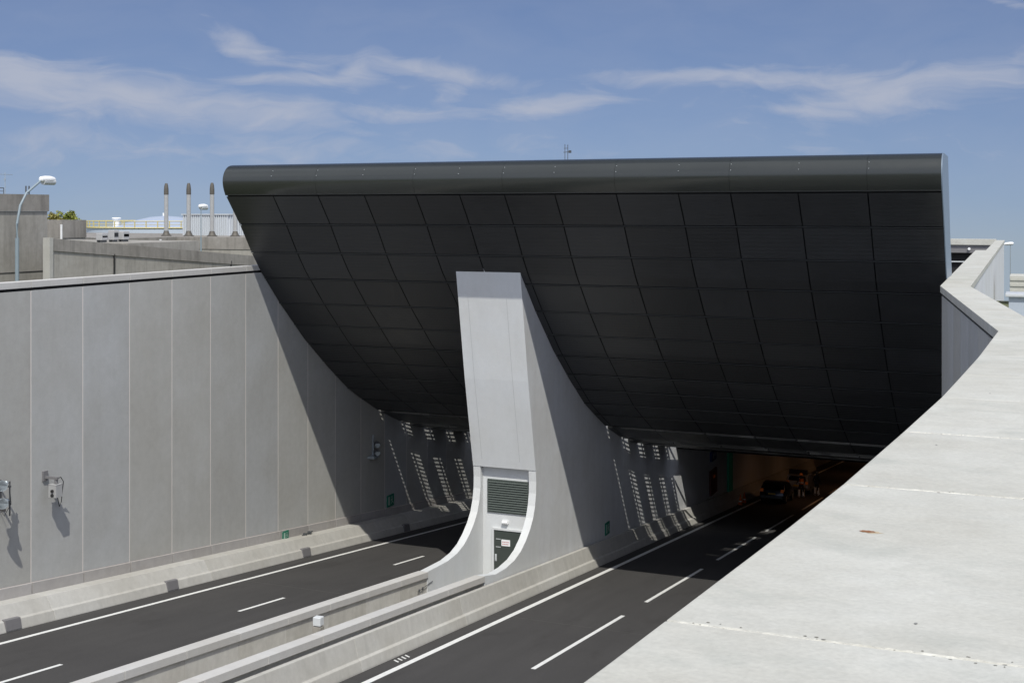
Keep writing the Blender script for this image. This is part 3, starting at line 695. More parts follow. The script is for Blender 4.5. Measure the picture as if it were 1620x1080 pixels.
tl = empty('lane_signal', (-32, 57.9, -12.5), 'small bluish double lamp fitting on the shaded left wall under the canopy', 'signal lamp')
for k, py in enumerate((702, 715)):
    c = atu(596, py, -31.7); hp(tl, MB().tube([c, c+Vector((.12, -.12, -.03))], [.15, .17], 14), 'lamp', m_dgrey); hp(tl, MB().tube([c+Vector((.125, -.125, -.03)), c+Vector((.13, -.13, -.03))], .13, 14), 'lens', m_steel)
c = atu(593, 723, -31.7); hp(tl, MB().box((-32, c.y-.25, c.z-.05), (-31.6, c.y+.25, c.z+.06)).box((-31.98, c.y+.22, c.z), (-31.9, c.y+.3, c.z+1.1)), 'bracket', m_steel)
def exit_sign(c, du, w, h, label, s=1):
    e = empty('exit_sign', c, label, 'sign', 'green emergency exit signs on the walls')
    def bb(a, b, name, mat): o = MB().box(a, b).build(name, mat, e); return o
    bb((0, -w/2, -h/2), (du, w/2, h/2), 'sign_plate', m_green)
    x0, x1 = du, du+.004
    mb = MB()
    mb.box((x0, -w*.40, -h*.36), (x1, -w*.12, h*.36))            # doorway
    mb.tube([(x1, w*.16, h*.27), (x1+.002, w*.16, h*.27)], h*.09, 10)
    def seg(a, b, t_=.035):
        d_ = Vector((0, b[0]-a[0], b[1]-a[1])); n_ = Vector((0, -d_.z, d_.y)).normalized()*t_*h*1.2
        p = Vector((x1, a[0], a[1])); q = Vector((x1, b[0], b[1])); mb.add([p-n_, p+n_, q+n_, q-n_], [(0, 1, 2, 3)])
    seg((w*.12, h*.16), (w*.18, -h*.08), .06); seg((w*.18, -h*.08), (w*.06, -h*.32)); seg((w*.18, -h*.08), (w*.34, -h*.2)); seg((w*.34, -h*.2), (w*.38, -h*.34))
    seg((w*.13, h*.13), (w*.02, -h*.02)); seg((w*.13, h*.13), (w*.3, h*.05))
    mb.build('running_figure', m_sym, e); return e
c = atu(451, 846, -31.93); exit_sign(c, .05, .46, .38, 'green exit sign low on the sunlit wall, above the barrier')
c = atu(617, 791, -32); exit_sign(c, .05, .75, .62, 'green exit sign on the shaded left wall under the canopy')
c = atu(960, 835, -19.3); exit_sign(c, .05, .62, .60, 'green exit sign on the shaded side of the central pier')
dv_ = empty('cable_clamp', (-31.7, 50.6, -15.2), 'dark metal clamp lying on the barrier top beside the low green sign', 'clamp')
z0 = rdz(50.8)+.83; hp(dv_, MB().box((-31.75, 50.3, z0+.02), (-31.68, 51.2, z0+.06)).box((-31.8, 50.5, z0-.03), (-31.62, 50.58, z0+.10)).box((-31.8, 50.9, z0-.03), (-31.62, 50.98, z0+.10)), 'bar', m_dgrey)
cd = empty('conduit', (-21.88, 43.3, -14.6), 'short metal conduit clipped across the joint between median wall and pier', 'conduit')
hp(cd, MB().tube([(-21.85, 42.9, -14.66), (-21.85, 44.2, -14.60)], .012, 8).box((-21.87, 43.0, -14.70), (-21.83, 43.06, -14.60)).box((-21.87, 43.3, -14.70), (-21.83, 43.36, -14.60)), 'pipe', m_dgrey)
ps = empty('service_post', (-21.2, 34.64, -14.5), 'grey concrete post topped by a white box, standing in the median gutter', 'post')
hp(ps, MB().box((-21.37, 34.5, -14.6), (-21.07, 34.74, -13.36)), 'post', m_old, bevel=.01)
hp(ps, MB().box((-21.36, 34.50, -13.33), (-21.08, 34.74, -13.05)), 'cap_box', m_cam2, bevel=.02)
an = empty('antenna', atv(896, 249, 46.2), 'thin twin mast antenna standing on top of the canopy roof', 'antenna')
a0 = an.location
def ap(mb, name): o = mb.build(name, m_dgrey, an); return o
ap(MB().tube([(-.06, 0, -.1), (-.06, 0, .52)], .012, 6).tube([(.06, 0, -.1), (.06, 0, .50)], .012, 6), 'mast')
ap(MB().tube([(-.12, 0, .20), (.2, 0, .22)], .012, 6).tube([(-.10, 0, .36), (.08, 0, .36)], .01, 6).box((.1, -.03, .17), (.2, .03, .27)), 'crossbar')

# ------------------------------------------------------------------ background, left
GZ = -4.3
def bld(name, loc, label, cat, group=None): return empty(name, loc, label, cat, group)
# tall block
e = bld('concrete_building', (-55, 45, GZ), 'tall weathered concrete block with dark cap at the far left edge', 'building')
pe = atu(75, 308, -46.0); p0 = atu(0, 298, -46.0)
vE = pe.y; zt = pe.z
hp(e, MB().box((-62, 20, GZ-2), (-46, vE, zt-.85)), 'wall', m_old)
hp(e, MB().box((-62.05, 19.95, zt-.845), (-45.93, vE+.05, zt)), 'cap', m_oldcap)
hp(e, MB().box((-46.002, 20, -3.0), (-45.98, vE, -2.96)).box((-46.002, vE-6.0, GZ), (-45.985, vE-5.97, zt-.85)), 'joint', m_black)
rl = MB()
for k in range(9):
    y = vE-1.6-k*1.1; rl.tube([(-47.3, y, zt-.02), (-47.3, y, zt+.32)], .02, 6)
rl.tube([(-47.3, vE-1.6, zt+.32), (-47.3, vE-10.4, zt+.32)], .022, 6).tube([(-47.3, vE-1.6, zt+.16), (-47.3, vE-10.4, zt+.16)], .015, 6)
hp(e, rl, 'roof_railing', m_dgrey)
e = bld('antenna', (-47.5, vE-3.4, zt), 'thin mast with crossbar on the roof of the tall concrete block', 'antenna')
pa = atu(8, 276, -47.5)
hp(e, MB().tube([(-47.5, pa.y, zt), (-47.5, pa.y, pa.z+.1)], .018, 6), 'mast', m_steel)
hp(e, MB().tube([(-47.5, pa.y-.6, pa.z), (-47.5, pa.y+.5, pa.z)], .014, 6).box((-47.53, pa.y-.05, pa.z-.3), (-47.47, pa.y+.02, pa.z-.2)), 'crossbar', m_steel)
e = bld('roof_vent', (-47.2, vE-1, zt), 'pair of short dark vent pins at the corner of the tall block roof', 'vent')
for px in (41, 46):
    pv = atu(px, 300, -47.2); hp(e, MB().tube([(-47.2, pv.y, zt-.01), (-47.2, pv.y, zt+.45)], .035, 8), 'pin', m_dgrey)
# second block
pa, pb = atu(70, 346, -57), atu(135, 351, -57)
e = bld('concrete_building', (-60, 70, GZ), 'lower weathered concrete block with dark cap behind the tall block', 'building')
hp(e, MB().box((-72, 62, GZ-3), (-57, pb.y, pa.z-1.25)), 'wall', m_old)
hp(e, MB().box((-72.05, 62, pa.z-1.24), (-56.95, pb.y+.05, pa.z-.1)), 'cap', m_oldcap)
# ramp wall
rwp = empty('concrete_wall', (-44, 60, GZ), 'long weathered concrete wall with sloping dark top edge behind the panel wall', 'wall')
A, B = atu(82, 377, -44), atu(420, 406.5, -44)
hp(rwp, MB().add([(-44, A.y, GZ-1), (-44, B.y, GZ-1), (-44, B.y, B.z-.62), (-44, A.y, A.z-.62), (-44.25, A.y, GZ-1), (-44.25, B.y, GZ-1), (-44.25, B.y, B.z-.62), (-44.25, A.y, A.z-.62)],
                 [(0,1,2,3),(7,6,5,4),(0,4,5,1),(1,5,6,2),(2,6,7,3),(3,7,4,0)]), 'wall', m_old)
hp(rwp, MB().add([(-43.94, A.y, A.z-.61), (-43.94, B.y, B.z-.61), (-43.94, B.y, B.z), (-43.94, A.y, A.z), (-44.28, A.y, A.z-.61), (-44.28, B.y, B.z-.61), (-44.28, B.y, B.z), (-44.28, A.y, A.z)],
                 [(0,1,2,3),(7,6,5,4),(0,4,5,1),(1,5,6,2),(2,6,7,3),(3,7,4,0)]), 'cap', m_oldcap)
jm = MB()
for px in (180, 365):
    q = atu(px, 400, -44); jm.box((-44, q.y-.03, GZ), (-43.93, q.y+.03, A.z-.9 if px < 200 else B.z-.1))
hp(rwp, jm, 'joint', m_black)
pl = atu(75, 380, -43.8)
hp(rwp, MB().box((-44.32, A.y-.25, GZ-1), (-43.9, A.y-.01, A.z+.03)), 'pilaster', m_panel)
# platform + far parapet block
q1, q2 = atu(218, 369.5, -60), atu(279, 374.6, -60)
e = bld('concrete_building', (-62, 95, GZ), 'low stained concrete parapet block carrying the steel chimneys', 'building')
vF = q2.y
zP = q2.z
rF = atv(430, 378, vF)
hp(e, MB().ext_z([(-60, q1.y-3), (-60, vF), (rF.x, vF), (rF.x, vF+12), (-90, vF+12)], GZ-5, lambda p: zP-.9), 'wall', m_old)
hp(e, MB().ext_z([(-59.95, q1.y-3.05), (-59.95, vF-.05), (rF.x, vF-.05), (rF.x, vF+12.05), (-90.05, vF+12.05)], zP-.895, zP), 'cap', m_oldcap)
VB = vF+5.2
ch0 = None
CH = [263, 298.5, 335.5, 372]
names = ['leftmost steel chimney, standing in front of the white tank', 'second steel chimney, first in front of the corrugated white box', 'third steel chimney, beside the far street lamp in front of the white box', 'rightmost steel chimney, half hidden by the canopy edge']
def copy_tree(o, parent=None):
    c_ = o.copy(); SC.collection.objects.link(c_); c_.parent = parent
    for k_ in list(o.children): copy_tree(k_, c_)
    return c_
for i, px in enumerate(CH):
    b_ = atv(px, 373.5, VB-3.0); t_ = atv(px, 290, VB-3.0); H = t_.z-zP
    if ch0 is None:
        ch0 = empty('chimney', (b_.x, b_.y, zP), names[0], 'chimney', 'steel chimneys on the parapet block')
        s_ = 1.0
        MB().tube([(0,0,0),(0,0,.06),(0,0,.10),(0,0,.30),(0,0,.42)], [.40,.40,.30,.21,.18], 16).build('base_cone', m_brown, ch0, smooth=True)
        MB().tube([(0,0,.45),(0,0,H-.85)], .165, 18).build('flue', m_flue, ch0, smooth=True)
        MB().tube([(0,0,H-.9),(0,0,H-.9+.02),(0,0,H-.5),(0,0,H-.2),(0,0,H)], [.165,.185,.18,.15,.09], 16).build('cap', m_brown, ch0, smooth=True)
        cc = ch0
    else:
        cc = copy_tree(ch0); cc.location = (b_.x, b_.y, zP); cc['label'] = names[i]
# white corrugated box
e = empty('plant_box', (-80, VB+2, zP), 'white corrugated metal plant box behind the chimneys', 'plant box')
x0, x1 = atv(289, 360, VB).x, atv(361, 360, VB).x; zt = atv(289, 340, VB).z
cor = MB(); pts = []
def corr(x0, y0, x1, y1, n):
    out = []
    for i in range(n):
        for k, o_ in ((.0, 0), (.35, 0), (.5, .09), (.85, .09)):
            t_ = (i+k)/n; nx, ny = (y1-y0), -(x1-x0); l_ = math.hypot(nx, ny)
            out.append((x0+(x1-x0)*t_+nx/l_*o_, y0+(y1-y0)*t_+ny/l_*o_))
    return out
foot = corr(x0, VB, x1, VB, 22)+corr(x1, VB, x1, VB+7, 24)+[(x1, VB+7), (x0, VB+7)]
hp(e, MB().ext_z(foot, zP, zt), 'cladding', m_corr)
hp(e, MB().box((x0-.05, VB-.14, zt), (x1+.14, VB+7.1, zt+.08)), 'roof_trim', m_lgrey)
# platform roof with air conditioners
qa = atu(150, 384, -49)
e = bld('concrete_building', (-52, 70, GZ), 'flat concrete roof slab behind the sloping wall carrying air conditioners', 'building')
qz = qa.z
hp(e, MB().box((-56.5, atu(146, 386, -49).y, GZ-3), (-46.5, atu(262, 386, -49).y, qz)), 'slab', m_old)
def ac(px0, px1, pyt, label, fan=True):
    px0 += 5; px1 += 1
    v0_, v1_ = atu(px0, 380, -49).y, atu(px1, 380, -49).y; zt_ = atu(px0, pyt, -49).z
    e = empty('air_conditioner', (-49, v0_, qz), label, 'air conditioner', 'air conditioners on the flat roof')
    MB().box((-.42, 0, .12), (0, v1_-v0_, zt_-qz))  .build('casing', m_case, e, bevel=.03)
    MB().box((-.40, .05, 0), (-.3, v1_-v0_-.05, .12)).box((-.2, .05, 0), (-.05, v1_-v0_-.05, .12)).build('foot', m_dgrey, e)
    g = MB(); w = v1_-v0_
    for k in range(7): zz_ = .3+(zt_-qz-.5)*k/6; g.box((.0, w*.12, zz_), (.015, w*.88, zz_+.05))
    g.build('grille', m_dgrey, e)
    return e
ac(156, 170, 369, 'small air conditioner with dark grille, leftmost on the flat roof')
ac(175, 187, 364, 'tall air conditioner in the middle of the three on the flat roof')
ac(190, 204, 366, 'tall plain air conditioner, rightmost of the three on the flat roof')
for px, py0, py1, lab in ((97, 357, 378, 'white vent pipe standing in front of the lower concrete block'), (254, 380, 392, 'short white vent pipe on the roof between the sloping wall and parapet block')):
    q0, q = atu(px, py1+3, -50), atu(px, py0, -50)
    e = empty('vent_pipe', (-50, q.y, q0.z-2), lab, 'pipe', 'white vent pipes')
    MB().tube([(0, 0, 0), (0, 0, q.z-q0.z+2)], .06, 12).tube([(0, 0, q.z-q0.z+2), (0, 0, q.z-q0.z+2.06)], .07, 12).build('pipe', m_whitep, e)
    if px > 200: MB().tube([(0, 0, q.z-q0.z+1.62), (0, 0, q.z-q0.z+1.75)], .066, 12).build('band', paint('red_band', (.5, .1, .08), .5), e)
# storage tank with railing
TK = ray(262, 358); tt = 165; tx, ty = TK[0]*tt, TK[1]*tt; rad = 118/FPX*tt; ztk = -(361-HOR)/FPX*(tt-rad)
e = empty('storage_tank', (tx, ty, ztk-8), 'round white storage tank with yellow railing and low domed top', 'tank')
MB().tube([(0, 0, -14), (0, 0, 8)], rad, 64).build('shell', m_tank, e, smooth=True)
MB().tube([(0, 0, 8.02), (0, 0, 8.4), (0, 0, 8.95), (0, 0, 9.35), (0, 0, 9.5)], [rad*.72, rad*.58, rad*.38, rad*.2, .3], 48).build('dome', m_dome, e, smooth=True)
rl = MB(); nP = 44
ring = lambda z, r: [(r*math.cos(2*math.pi*i/96), r*math.sin(2*math.pi*i/96), z) for i in range(97)]
rl.tube(ring(8.85, rad+.05), .055, 5, False).tube(ring(8.45, rad+.05), .035, 5, False).tube(ring(8.02, rad+.05), .09, 5, False)
for i in range(nP): a_ = 2*math.pi*i/nP; rl.box(((rad+.05)*math.cos(a_)-.05, (rad+.05)*math.sin(a_)-.05, 8), ((rad+.05)*math.cos(a_)+.05, (rad+.05)*math.sin(a_)+.05, 8.85))
rl.build('railing', m_yellow, e)
MB().tube([(-3.5, -5.5, 8), (-3.5, -5.5, 8.8), (-3.5, -5.5, 9.2), (-3.5, -5.5, 9.3)], [.4, .4, .6, .5], 16).build('vent', m_whitep, e)
MB().tube([(-.3, 0, 9.45), (-.3, 0, 9.9)], .15, 8).build('finial', m_whitep, e)
# street lamps
def street_lamp(px, pyb, pxh, pyh, u0, label, lean=1.0):
    b_ = atu(px, pyb, u0); t_ = atu(pxh, pyh, u0); base = Vector((u0, b_.y, GZ)); H = t_.z-GZ; L = (t_.y-b_.y)
    sc_ = (Vector(t_).length)/50*(1.22 if px < 100 else .82); pr = .085 if px < 100 else .055
    e = empty('street_lamp', base, label, 'street lamp', 'grey street lamps behind the walls')
    MB().tube([(0, 0, -1), (0, 0, H*.55)], pr, 10).build('pole', m_pole, e, smooth=True)
    cv = [(0, 0, H*.55), (0, 0, H-1.05*max(abs(L), .3)), (0, L*.10, H-.62*max(abs(L), .3)), (0, L*.3, H-.32*max(abs(L), .3)), (0, L*.75, H-.05)] if abs(L) > .6 else [(0, 0, H*.55), (0, 0, H-.12)]
    MB().tube(cv, pr*.62, 10).build('arm', m_pole, e, smooth=True)
    hl = .62*sc_/2
    hd = MB(); prof_h = [(-hl, .02, .06), (-hl*.85, .10, .13), (-hl*.3, .13, .17), (hl*.4, .11, .17), (hl*.9, .06, .12), (hl*1.05, .0, .03)]
    hd.tube([(0, L+a-.05, H+.02*sc_) for a, b2, c2 in prof_h], [c2*sc_*.66 for a, b2, c2 in prof_h], 14)
    h_ = hd.build('lamp_head', m_whitep, e, smooth=True)
    MB().tube([(0, L-hl*.7, H-.05*sc_), (0, L+hl*.8, H-.05*sc_)], [.10*sc_, .10*sc_], 12).build('lamp_glass', m_lgrey, e)
street_lamp(27, 436, 76, 285, -41, 'nearest street lamp, curved arm over the tall concrete block at left')
street_lamp(318, 420, 322, 327, -52, 'far street lamp with short arm between the chimneys and canopy')
# trees
def tree(px, pyt, u0, r, label, mat, base_z):
    c_ = atu(px, pyt, u0); e = empty('tree', (u0, c_.y, base_z), label, 'tree', 'trees behind the concrete blocks'); H = c_.z-base_z
    tb = MB().tube([(0, 0, -.5), (.1, .05, H*.35), (.0, .1, H*.6), (.05, 0, H*.85)], [.28, .2, .13, .05], 8)
    for k in range(7):
        a_ = random.uniform(0, 6.28); z_ = H*random.uniform(.35, .7); tb.tube([(0, .05, z_), (math.cos(a_)*r*.4, math.sin(a_)*r*.4, z_+H*.12), (math.cos(a_)*r*.7, math.sin(a_)*r*.7, z_+H*.2)], [.09, .05, .02], 5)
    tb.build('trunk', m_bark, e)
    lf = MB(); cl = [(random.gauss(0, r*.42), random.gauss(0, r*.42), H-r*random.uniform(.5, 2.6)) for _ in range(44)]
    for cx, cy, cz in cl:
        cr = random.uniform(.25, .5)*r*.8
        for _ in range(85):
            d_ = Vector((random.gauss(0, 1), random.gauss(0, 1), random.gauss(0, 1))).normalized()*cr*random.uniform(.3, 1)
            p = Vector((cx, cy, min(cz, H-cr*.5)))+d_; a_ = Vector((random.gauss(0, 1), random.gauss(0, 1), random.gauss(0, 1))).normalized(); b2 = a_.cross(Vector((.3, .5, .8))).normalized(); s_ = random.uniform(.10, .2)
            lf.add([p-a_*s_, p-b2*s_*.6, p+a_*s_, p+b2*s_*.6], [(0, 1, 2, 3)])
    lf.build('crown', mat, e)
tree(86, 332, -96, 1.25, 'smaller yellow-brown tree behind the lower concrete block', m_leaf2, -9)
tree(109, 327, -98, 1.45, 'larger yellow-green tree to the right behind the lower concrete block', m_leaf, -9)

# ------------------------------------------------------------------ background, right
e = empty('portal_beam', (-12, 116, -6), 'pale concrete beam with grey louvred band crossing behind the canopy at right', 'beam')
hp(e, MB().box((-31.9, 116, -2.9), (-2.8, 117.5, -2.4)), 'beam', m_near)
hp(e, MB().box((-31.9, 116.2, -3.6), (-2.8, 117.3, -2.91)), 'band', m_mgrey)
hp(e, MB().box((-31.9, 116.9, -19), (-2.8, 117.4, -3.61)), 'opening_shade', m_gap)  # near-black sheet paints the shaded opening below the beam
hp(e, MB().box((-31.9, 116.6, -4.45), (-2.8, 116.7, -4.35)), 'rail', m_lgrey)
hp(e, MB().tube([(-5.0, 116.15, -3.25), (-5.0, 116.0, -3.25)], .12, 10), 'lamp', m_whitep)
e = empty('electrical_cabinet', (.2, 54, -4.9), 'low white cabinet with grey lid standing behind the right wall', 'cabinet')
hp(e, MB().box((-.82, 53.6, -4.95), (1.6, 55.0, -3.40)), 'body', m_tank)
hp(e, MB().box((-.95, 53.45, -3.40), (1.75, 55.15, -3.28)), 'lid', m_lgrey, bevel=.02)
hp(e, MB().box((.2, 53.585, -4.8), (.22, 53.6, -3.5)).box((.9, 53.57, -4.3), (.95, 53.6, -4.15)), 'door_gap', m_mgrey)
e = empty('concrete_block', (.5, 76, -6), 'ribbed pale concrete block beyond the white cabinet at the right edge', 'block')
cb = MB(); xL = ray(1597.5, 440); xx = xL[0]/xL[1]*76
hp(e, MB().box((xx, 76, -6.5), (2.5, 79, -3.65)), 'body', m_near)
rb = MB()
for k in range(8): rb.box((xx+.02, 75.95, -6.2+k*.33), (2.4, 75.998, -6.2+k*.33+.12))
hp(e, rb, 'ribs', m_near)
hp(e, MB().add([(-.25, 75.9, -5.4), (-.15, 75.9, -5.4), (.35, 75.9, -3.7), (.25, 75.9, -3.7), (-.25, 75.94, -5.4), (-.15, 75.94, -5.4), (.35, 75.94, -3.7), (.25, 75.94, -3.7)], [(0,1,2,3),(7,6,5,4),(0,4,5,1),(1,5,6,2),(2,6,7,3),(3,7,4,0)]), 'strut', m_whitep)
L0 = ray(1598.5, 387); t_ = 112
e = empty('street_lamp', (L0[0]*t_, L0[1]*t_, -8.6), 'thin distant street lamp with white head at the right edge of the scene', 'street lamp', 'grey street lamps behind the walls')
H = L0[2]*t_+8.6
MB().tube([(0, 0, -.3), (0, 0, H)], .035, 8).build('pole', m_steel, e)
MB().tube([(-.55, -.1, H+.02), (-.4, -.08, H+.06), (0, 0, H+.10), (.2, .04, H+.1), (.26, .05, H+.06)], [.06, .13, .15, .14, .05], 12).build('lamp_head', m_whitep, e, smooth=True)

# ------------------------------------------------------------------ inside the tunnel
def wall_thing(name, c, w, h, mat, label, cat, parts=()):
    e = empty(name, c, label, cat)
    MB().box((0, -w/2, -h/2), (.12, w/2, h/2)).build('panel', mat, e)
    for (a, b, n_, m2) in parts: MB().box(a, b).build(n_, m2, e)
    return e
c = atu(1127, 720, -19.28); wall_thing('information_sign', c, 1.3, .62, m_blue, 'small dark blue sign high on the tunnel wall', 'sign', [((.121, -.35, -.18), (.125, -.05, .18), 'symbol', m_steel), ((.121, .05, -.05), (.125, .35, .2), 'symbol', m_steel)])
c = atu(1127, 761, -19.28); wall_thing('hydrant_cabinet', c, 1.7, 1.6, m_red, 'dark maroon equipment niche panel on the tunnel wall', 'cabinet', [((.121, -.2, .25), (.13, .2, .42), 'lamp', m_tail)])
c = atu(1153.5, 752, -19.28); wall_thing('emergency_door', c, 1.2, 3.3, m_greend, 'tall green emergency door panel on the tunnel wall', 'door', [((.121, -.5, 1.75), (.14, .5, 2.2), 'header', m_black)])
def car(loc, label, col, rz, plate, kind):
    e = empty('parked_car', loc, label, 'car', None, rz)
    W2 = .88
    side = [(-2.0, .35), (-2.08, .55), (-2.02, .95), (-1.85, 1.02), (-1.45, 1.40), (-.9, 1.48), (.1, 1.46), (.55, 1.3), (1.0, .98), (1.75, .82), (2.02, .62), (2.05, .35)]
    if kind == 'van': side = [(-2.3, .35), (-2.35, .6), (-2.3, 1.05), (-2.18, 1.42), (-1.95, 1.5), (.2, 1.5), (.7, 1.35), (1.2, 1.02), (2.1, .88), (2.35, .6), (2.35, .35)]
    mb = MB(); n = len(side); vs_ = []
    for u_, sc_ in ((-W2, .93), (-W2*.93, 1.0), (W2*.93, 1.0), (W2, .93)):
        for v_, z_ in side:
            tumble = 1 - max(0, z_-1.0)*.28
            vs_.append((u_*tumble, v_*(sc_ if abs(u_) == W2 else 1.0), z_ if z_ < 1 else z_*(1 if abs(u_) < W2 else .97)))
    fs_ = [tuple(range(n)), tuple(range(4*n-1, 3*n-1, -1))]
    for s_ in range(3):
        for i in range(n): fs_.append((s_*n+i, s_*n+(i+1) % n, (s_+1)*n+(i+1) % n, (s_+1)*n+i))
    mb.add(vs_, fs_).build('body', col, e, smooth=True, bevel=.03)
    if kind == 'car':
        MB().add([(-.68, -1.89, 1.05), (.68, -1.89, 1.05), (.58, -1.53, 1.36), (-.58, -1.53, 1.36)], [(0, 1, 2, 3)]).build('rear_window', m_glass, e)
        for s_ in (-1, 1): MB().add([(s_*.885, -1.4, 1.03), (s_*.885, .6, 1.03), (s_*.80, .1, 1.38), (s_*.80, -1.2, 1.38)], [(0, 1, 2, 3)]).build('side_window', m_glass, e)
    else:
        MB().add([(-.65, -2.325, 1.05), (.65, -2.325, 1.05), (.6, -2.2, 1.38), (-.6, -2.2, 1.38)], [(0, 1, 2, 3)]).build('rear_window', m_glass, e)
        MB().box((-.7, -1.9, 1.50), (.7, -1.78, 1.85)).build('arrow_board', m_black, e)
        MB().tube([(0, -1.5, 1.5), (0, -1.5, 1.62)], .07, 10).build('beacon', m_tail, e)
    y0 = -2.09 if kind == 'car' else -2.37
    MB().box((-.26, y0, .62), (.26, y0+.02, .73)).build('number_plate', plate, e)
    for s_ in (-1, 1): MB().box((s_*.62, y0+.0, .80), (s_*.82, y0+.12, 1.0)).build('tail_light', m_tail, e)
    MB().box((-.8, y0-.03, .35), (.8, y0+.15, .55)).build('bumper', m_dgrey, e, bevel=.03)
    for s_ in (-1, 1):
        for v_ in (-1.3, 1.3):
            w_ = MB().tube([(s_*.68, v_, .32), (s_*.70, v_, .32), (s_*.87, v_, .32), (s_*.89, v_, .32)], [.28, .32, .32, .28], 20).build('wheel', m_tyre, e)
            r_ = MB().tube([(s_*.885, v_, .32), (s_*.90, v_, .32)], .2, 14).build('rim', m_steel, w_)
    return e
tilt = math.atan(.1206)
cc = car((-16.95, 90.4, rdz(90.4)+.01), 'dark blue hatchback seen from behind in the dark tunnel', m_carp, 0, m_plate, 'car'); cc.rotation_euler = (-tilt, 0, 0)
cc = car((-16.5, 98.3, rdz(98.3)+.01), 'grey estate car with dark board on its roof ahead of the hatchback', m_car2, 0, m_plate, 'van'); cc.rotation_euler = (-tilt, 0, 0)
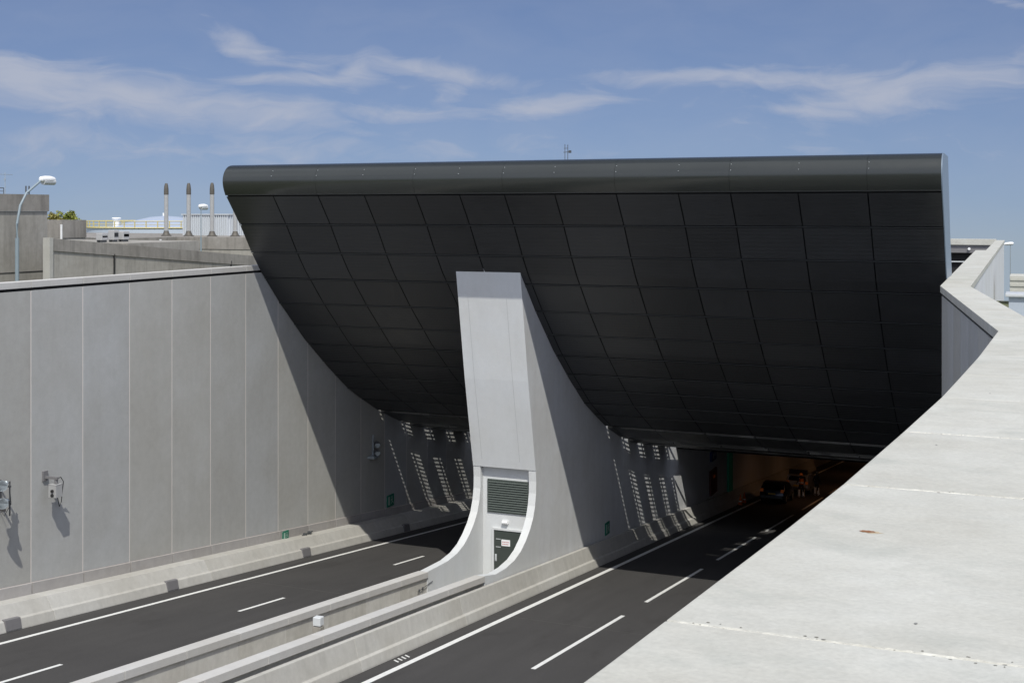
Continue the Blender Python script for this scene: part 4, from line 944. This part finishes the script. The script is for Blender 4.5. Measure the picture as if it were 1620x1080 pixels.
def person(loc, label, rz, pose, vest):
    e = empty('person', loc, label, 'person', None, rz)
    P = {'hip': (0, 0, .92), 'waist': (0, 0, 1.08), 'chest': (0, .02, 1.32), 'neck': (0, 0, 1.50), 'head': (0, -.02, 1.62), 'crown': (0, -.02, 1.74)}
    for s_, k in ((-1, 'l'), (1, 'r')):
        sp_ = .13 if pose == 'stand' else .16
        P['h'+k] = (s_*.10, 0, .88); P['k'+k] = (s_*sp_, -.03*s_, .48); P['a'+k] = (s_*(sp_+.03), .02, .08); P['t'+k] = (s_*(sp_+.05), -.14, .03)
        P['s'+k] = (s_*.19, 0, 1.42); P['e'+k] = (s_*.27, .03, 1.15); P['w'+k] = (s_*.27, -.12 if pose == 'stand' else -.2, .95 if pose == 'stand' else 1.1); P['p'+k] = (s_*.27, P['w'+k][1]-.03, P['w'+k][2]-.07)
    E_ = [('hip','waist'),('waist','chest'),('chest','neck'),('neck','head'),('head','crown')]
    Rr = {'hip': .15, 'waist': .13, 'chest': .16, 'neck': .06, 'head': .095, 'crown': .06}
    for k in 'lr':
        E_ += [('hip','h'+k),('h'+k,'k'+k),('k'+k,'a'+k),('a'+k,'t'+k),('chest','s'+k),('s'+k,'e'+k),('e'+k,'w'+k),('w'+k,'p'+k)]
        Rr.update({'h'+k: .10, 'k'+k: .07, 'a'+k: .05, 't'+k: .04, 's'+k: .07, 'e'+k: .05, 'w'+k: .035, 'p'+k: .035})
        for j in range(5):
            nm = 'f%d%s' % (j, k); b_ = P['p'+k]; off = (j-2)*.018
            P[nm] = (b_[0]+(.03 if j == 0 else 0)*(-1 if k == 'l' else 1), b_[1]-.02+off*.8, b_[2]-(.05 if j == 0 else .085-.006*abs(j-2))); Rr[nm] = .009; E_.append(('p'+k, nm))
    ks = list(P); me = bpy.data.meshes.new('body'); me.from_pydata([P[k] for k in ks], [(ks.index(a), ks.index(b)) for a, b in E_], []); me.update()
    o = bpy.data.objects.new('body', me); SC.collection.objects.link(o); o.parent = e; me.materials.append(m_navy)
    sk = o.modifiers.new('skin', 'SKIN'); o.modifiers.new('sub', 'SUBSURF').levels = 1; o.modifiers['sub'].render_levels = 1
    for i, k in enumerate(ks): me.skin_vertices[0].data[i].radius = (Rr[k], Rr[k])
    me.skin_vertices[0].data[0].use_root = True
    MB().tube([(0, -.02, 1.66), (0, -.02, 1.72), (0, -.02, 1.78), (0, -.02, 1.81)], [.125, .12, .09, .03], 14).box((-.09, -.17, 1.66), (.09, -.08, 1.675)).build('helmet', m_tail if vest else m_dgrey, e, smooth=True)  # with a vest, the helmet takes the tail light material and glows faintly
    bands = MB()
    for s_ in (-1, 1):
        x = s_*(.14 if pose == 'stand' else .16)
        bands.tube([(x, 0, .60), (x, 0, .12)], .085, 12, False)
        bands.tube([(x, 0, .10), (x*1.2, -.02, .06)], .10, 12, False)
    bands.build('reflective_trouser_strip', m_refl, e)
    if vest:
        MB().tube([(0, 0, 1.02), (0, .01, 1.2), (0, .01, 1.42)], [.175, .19, .17], 14, False).build('vest', m_hiviz, e)
        MB().tube([(0, 0, 1.10), (0, 0, 1.16)], .197, 14, False).build('vest_band', m_refl, e)
    return e
person((-15.15, 96.9, rdz(96.9)), 'worker in dark clothes with reflective trouser strips, alone on the tunnel road', R(160), 'stand', False)
person((-15.9, 94.4, rdz(94.4)), 'worker with orange vest and helmet standing beside the grey car', R(200), 'walk', True)
def cone(loc, label):
    e = empty('traffic_cone', loc, label, 'traffic cone', 'traffic cones at the foot of the tunnel wall')
    MB().box((-.2, -.2, 0), (.2, .2, .04)).build('base', m_tyre, e)
    MB().tube([(0, 0, .04), (0, 0, .75)], [.15, .03], 16).build('cone', m_cone, e, smooth=True)
    MB().tube([(0, 0, .25), (0, 0, .42)], [.117, .082], 16, False).tube([(0, 0, .5), (0, 0, .62)], [.068, .045], 16, False).build('reflective_band', m_refl, e)
cone((-18.6, 85.7, rdz(85.7)+.0), 'nearer of two traffic cones at the tunnel wall foot')
cone((-18.65, 87.2, rdz(87.2)+.0), 'farther of two traffic cones at the tunnel wall foot')
# lit sodium lamps under the ceiling
for i, v in enumerate((92, 104, 118, 134, 152)):
    z = rdz(v)+4.55
    e = empty('tunnel_lamp', (-13.5, v, z), 'small lit ceiling lamp in the tunnel, %s of the row' % ('nearest', 'second', 'third', 'fourth', 'farthest')[i], 'lamp', 'lit ceiling lamps inside the tunnel')
    MB().box((-.10, -.25, -.02), (.10, .25, .1)).build('housing', m_dgrey, e)
    MB().box((-.05, -.12, -.04), (.05, .12, -.021)).build('glass', m_lamp, e)
    L = bpy.data.lights.new('tunnel_light', 'AREA'); L.size = .3; L.energy = 19; L.color = (1, .50, .24)
    lo = bpy.data.objects.new('tunnel_light', L); SC.collection.objects.link(lo); lo.parent = e; lo.location = (0, 0, -.06)
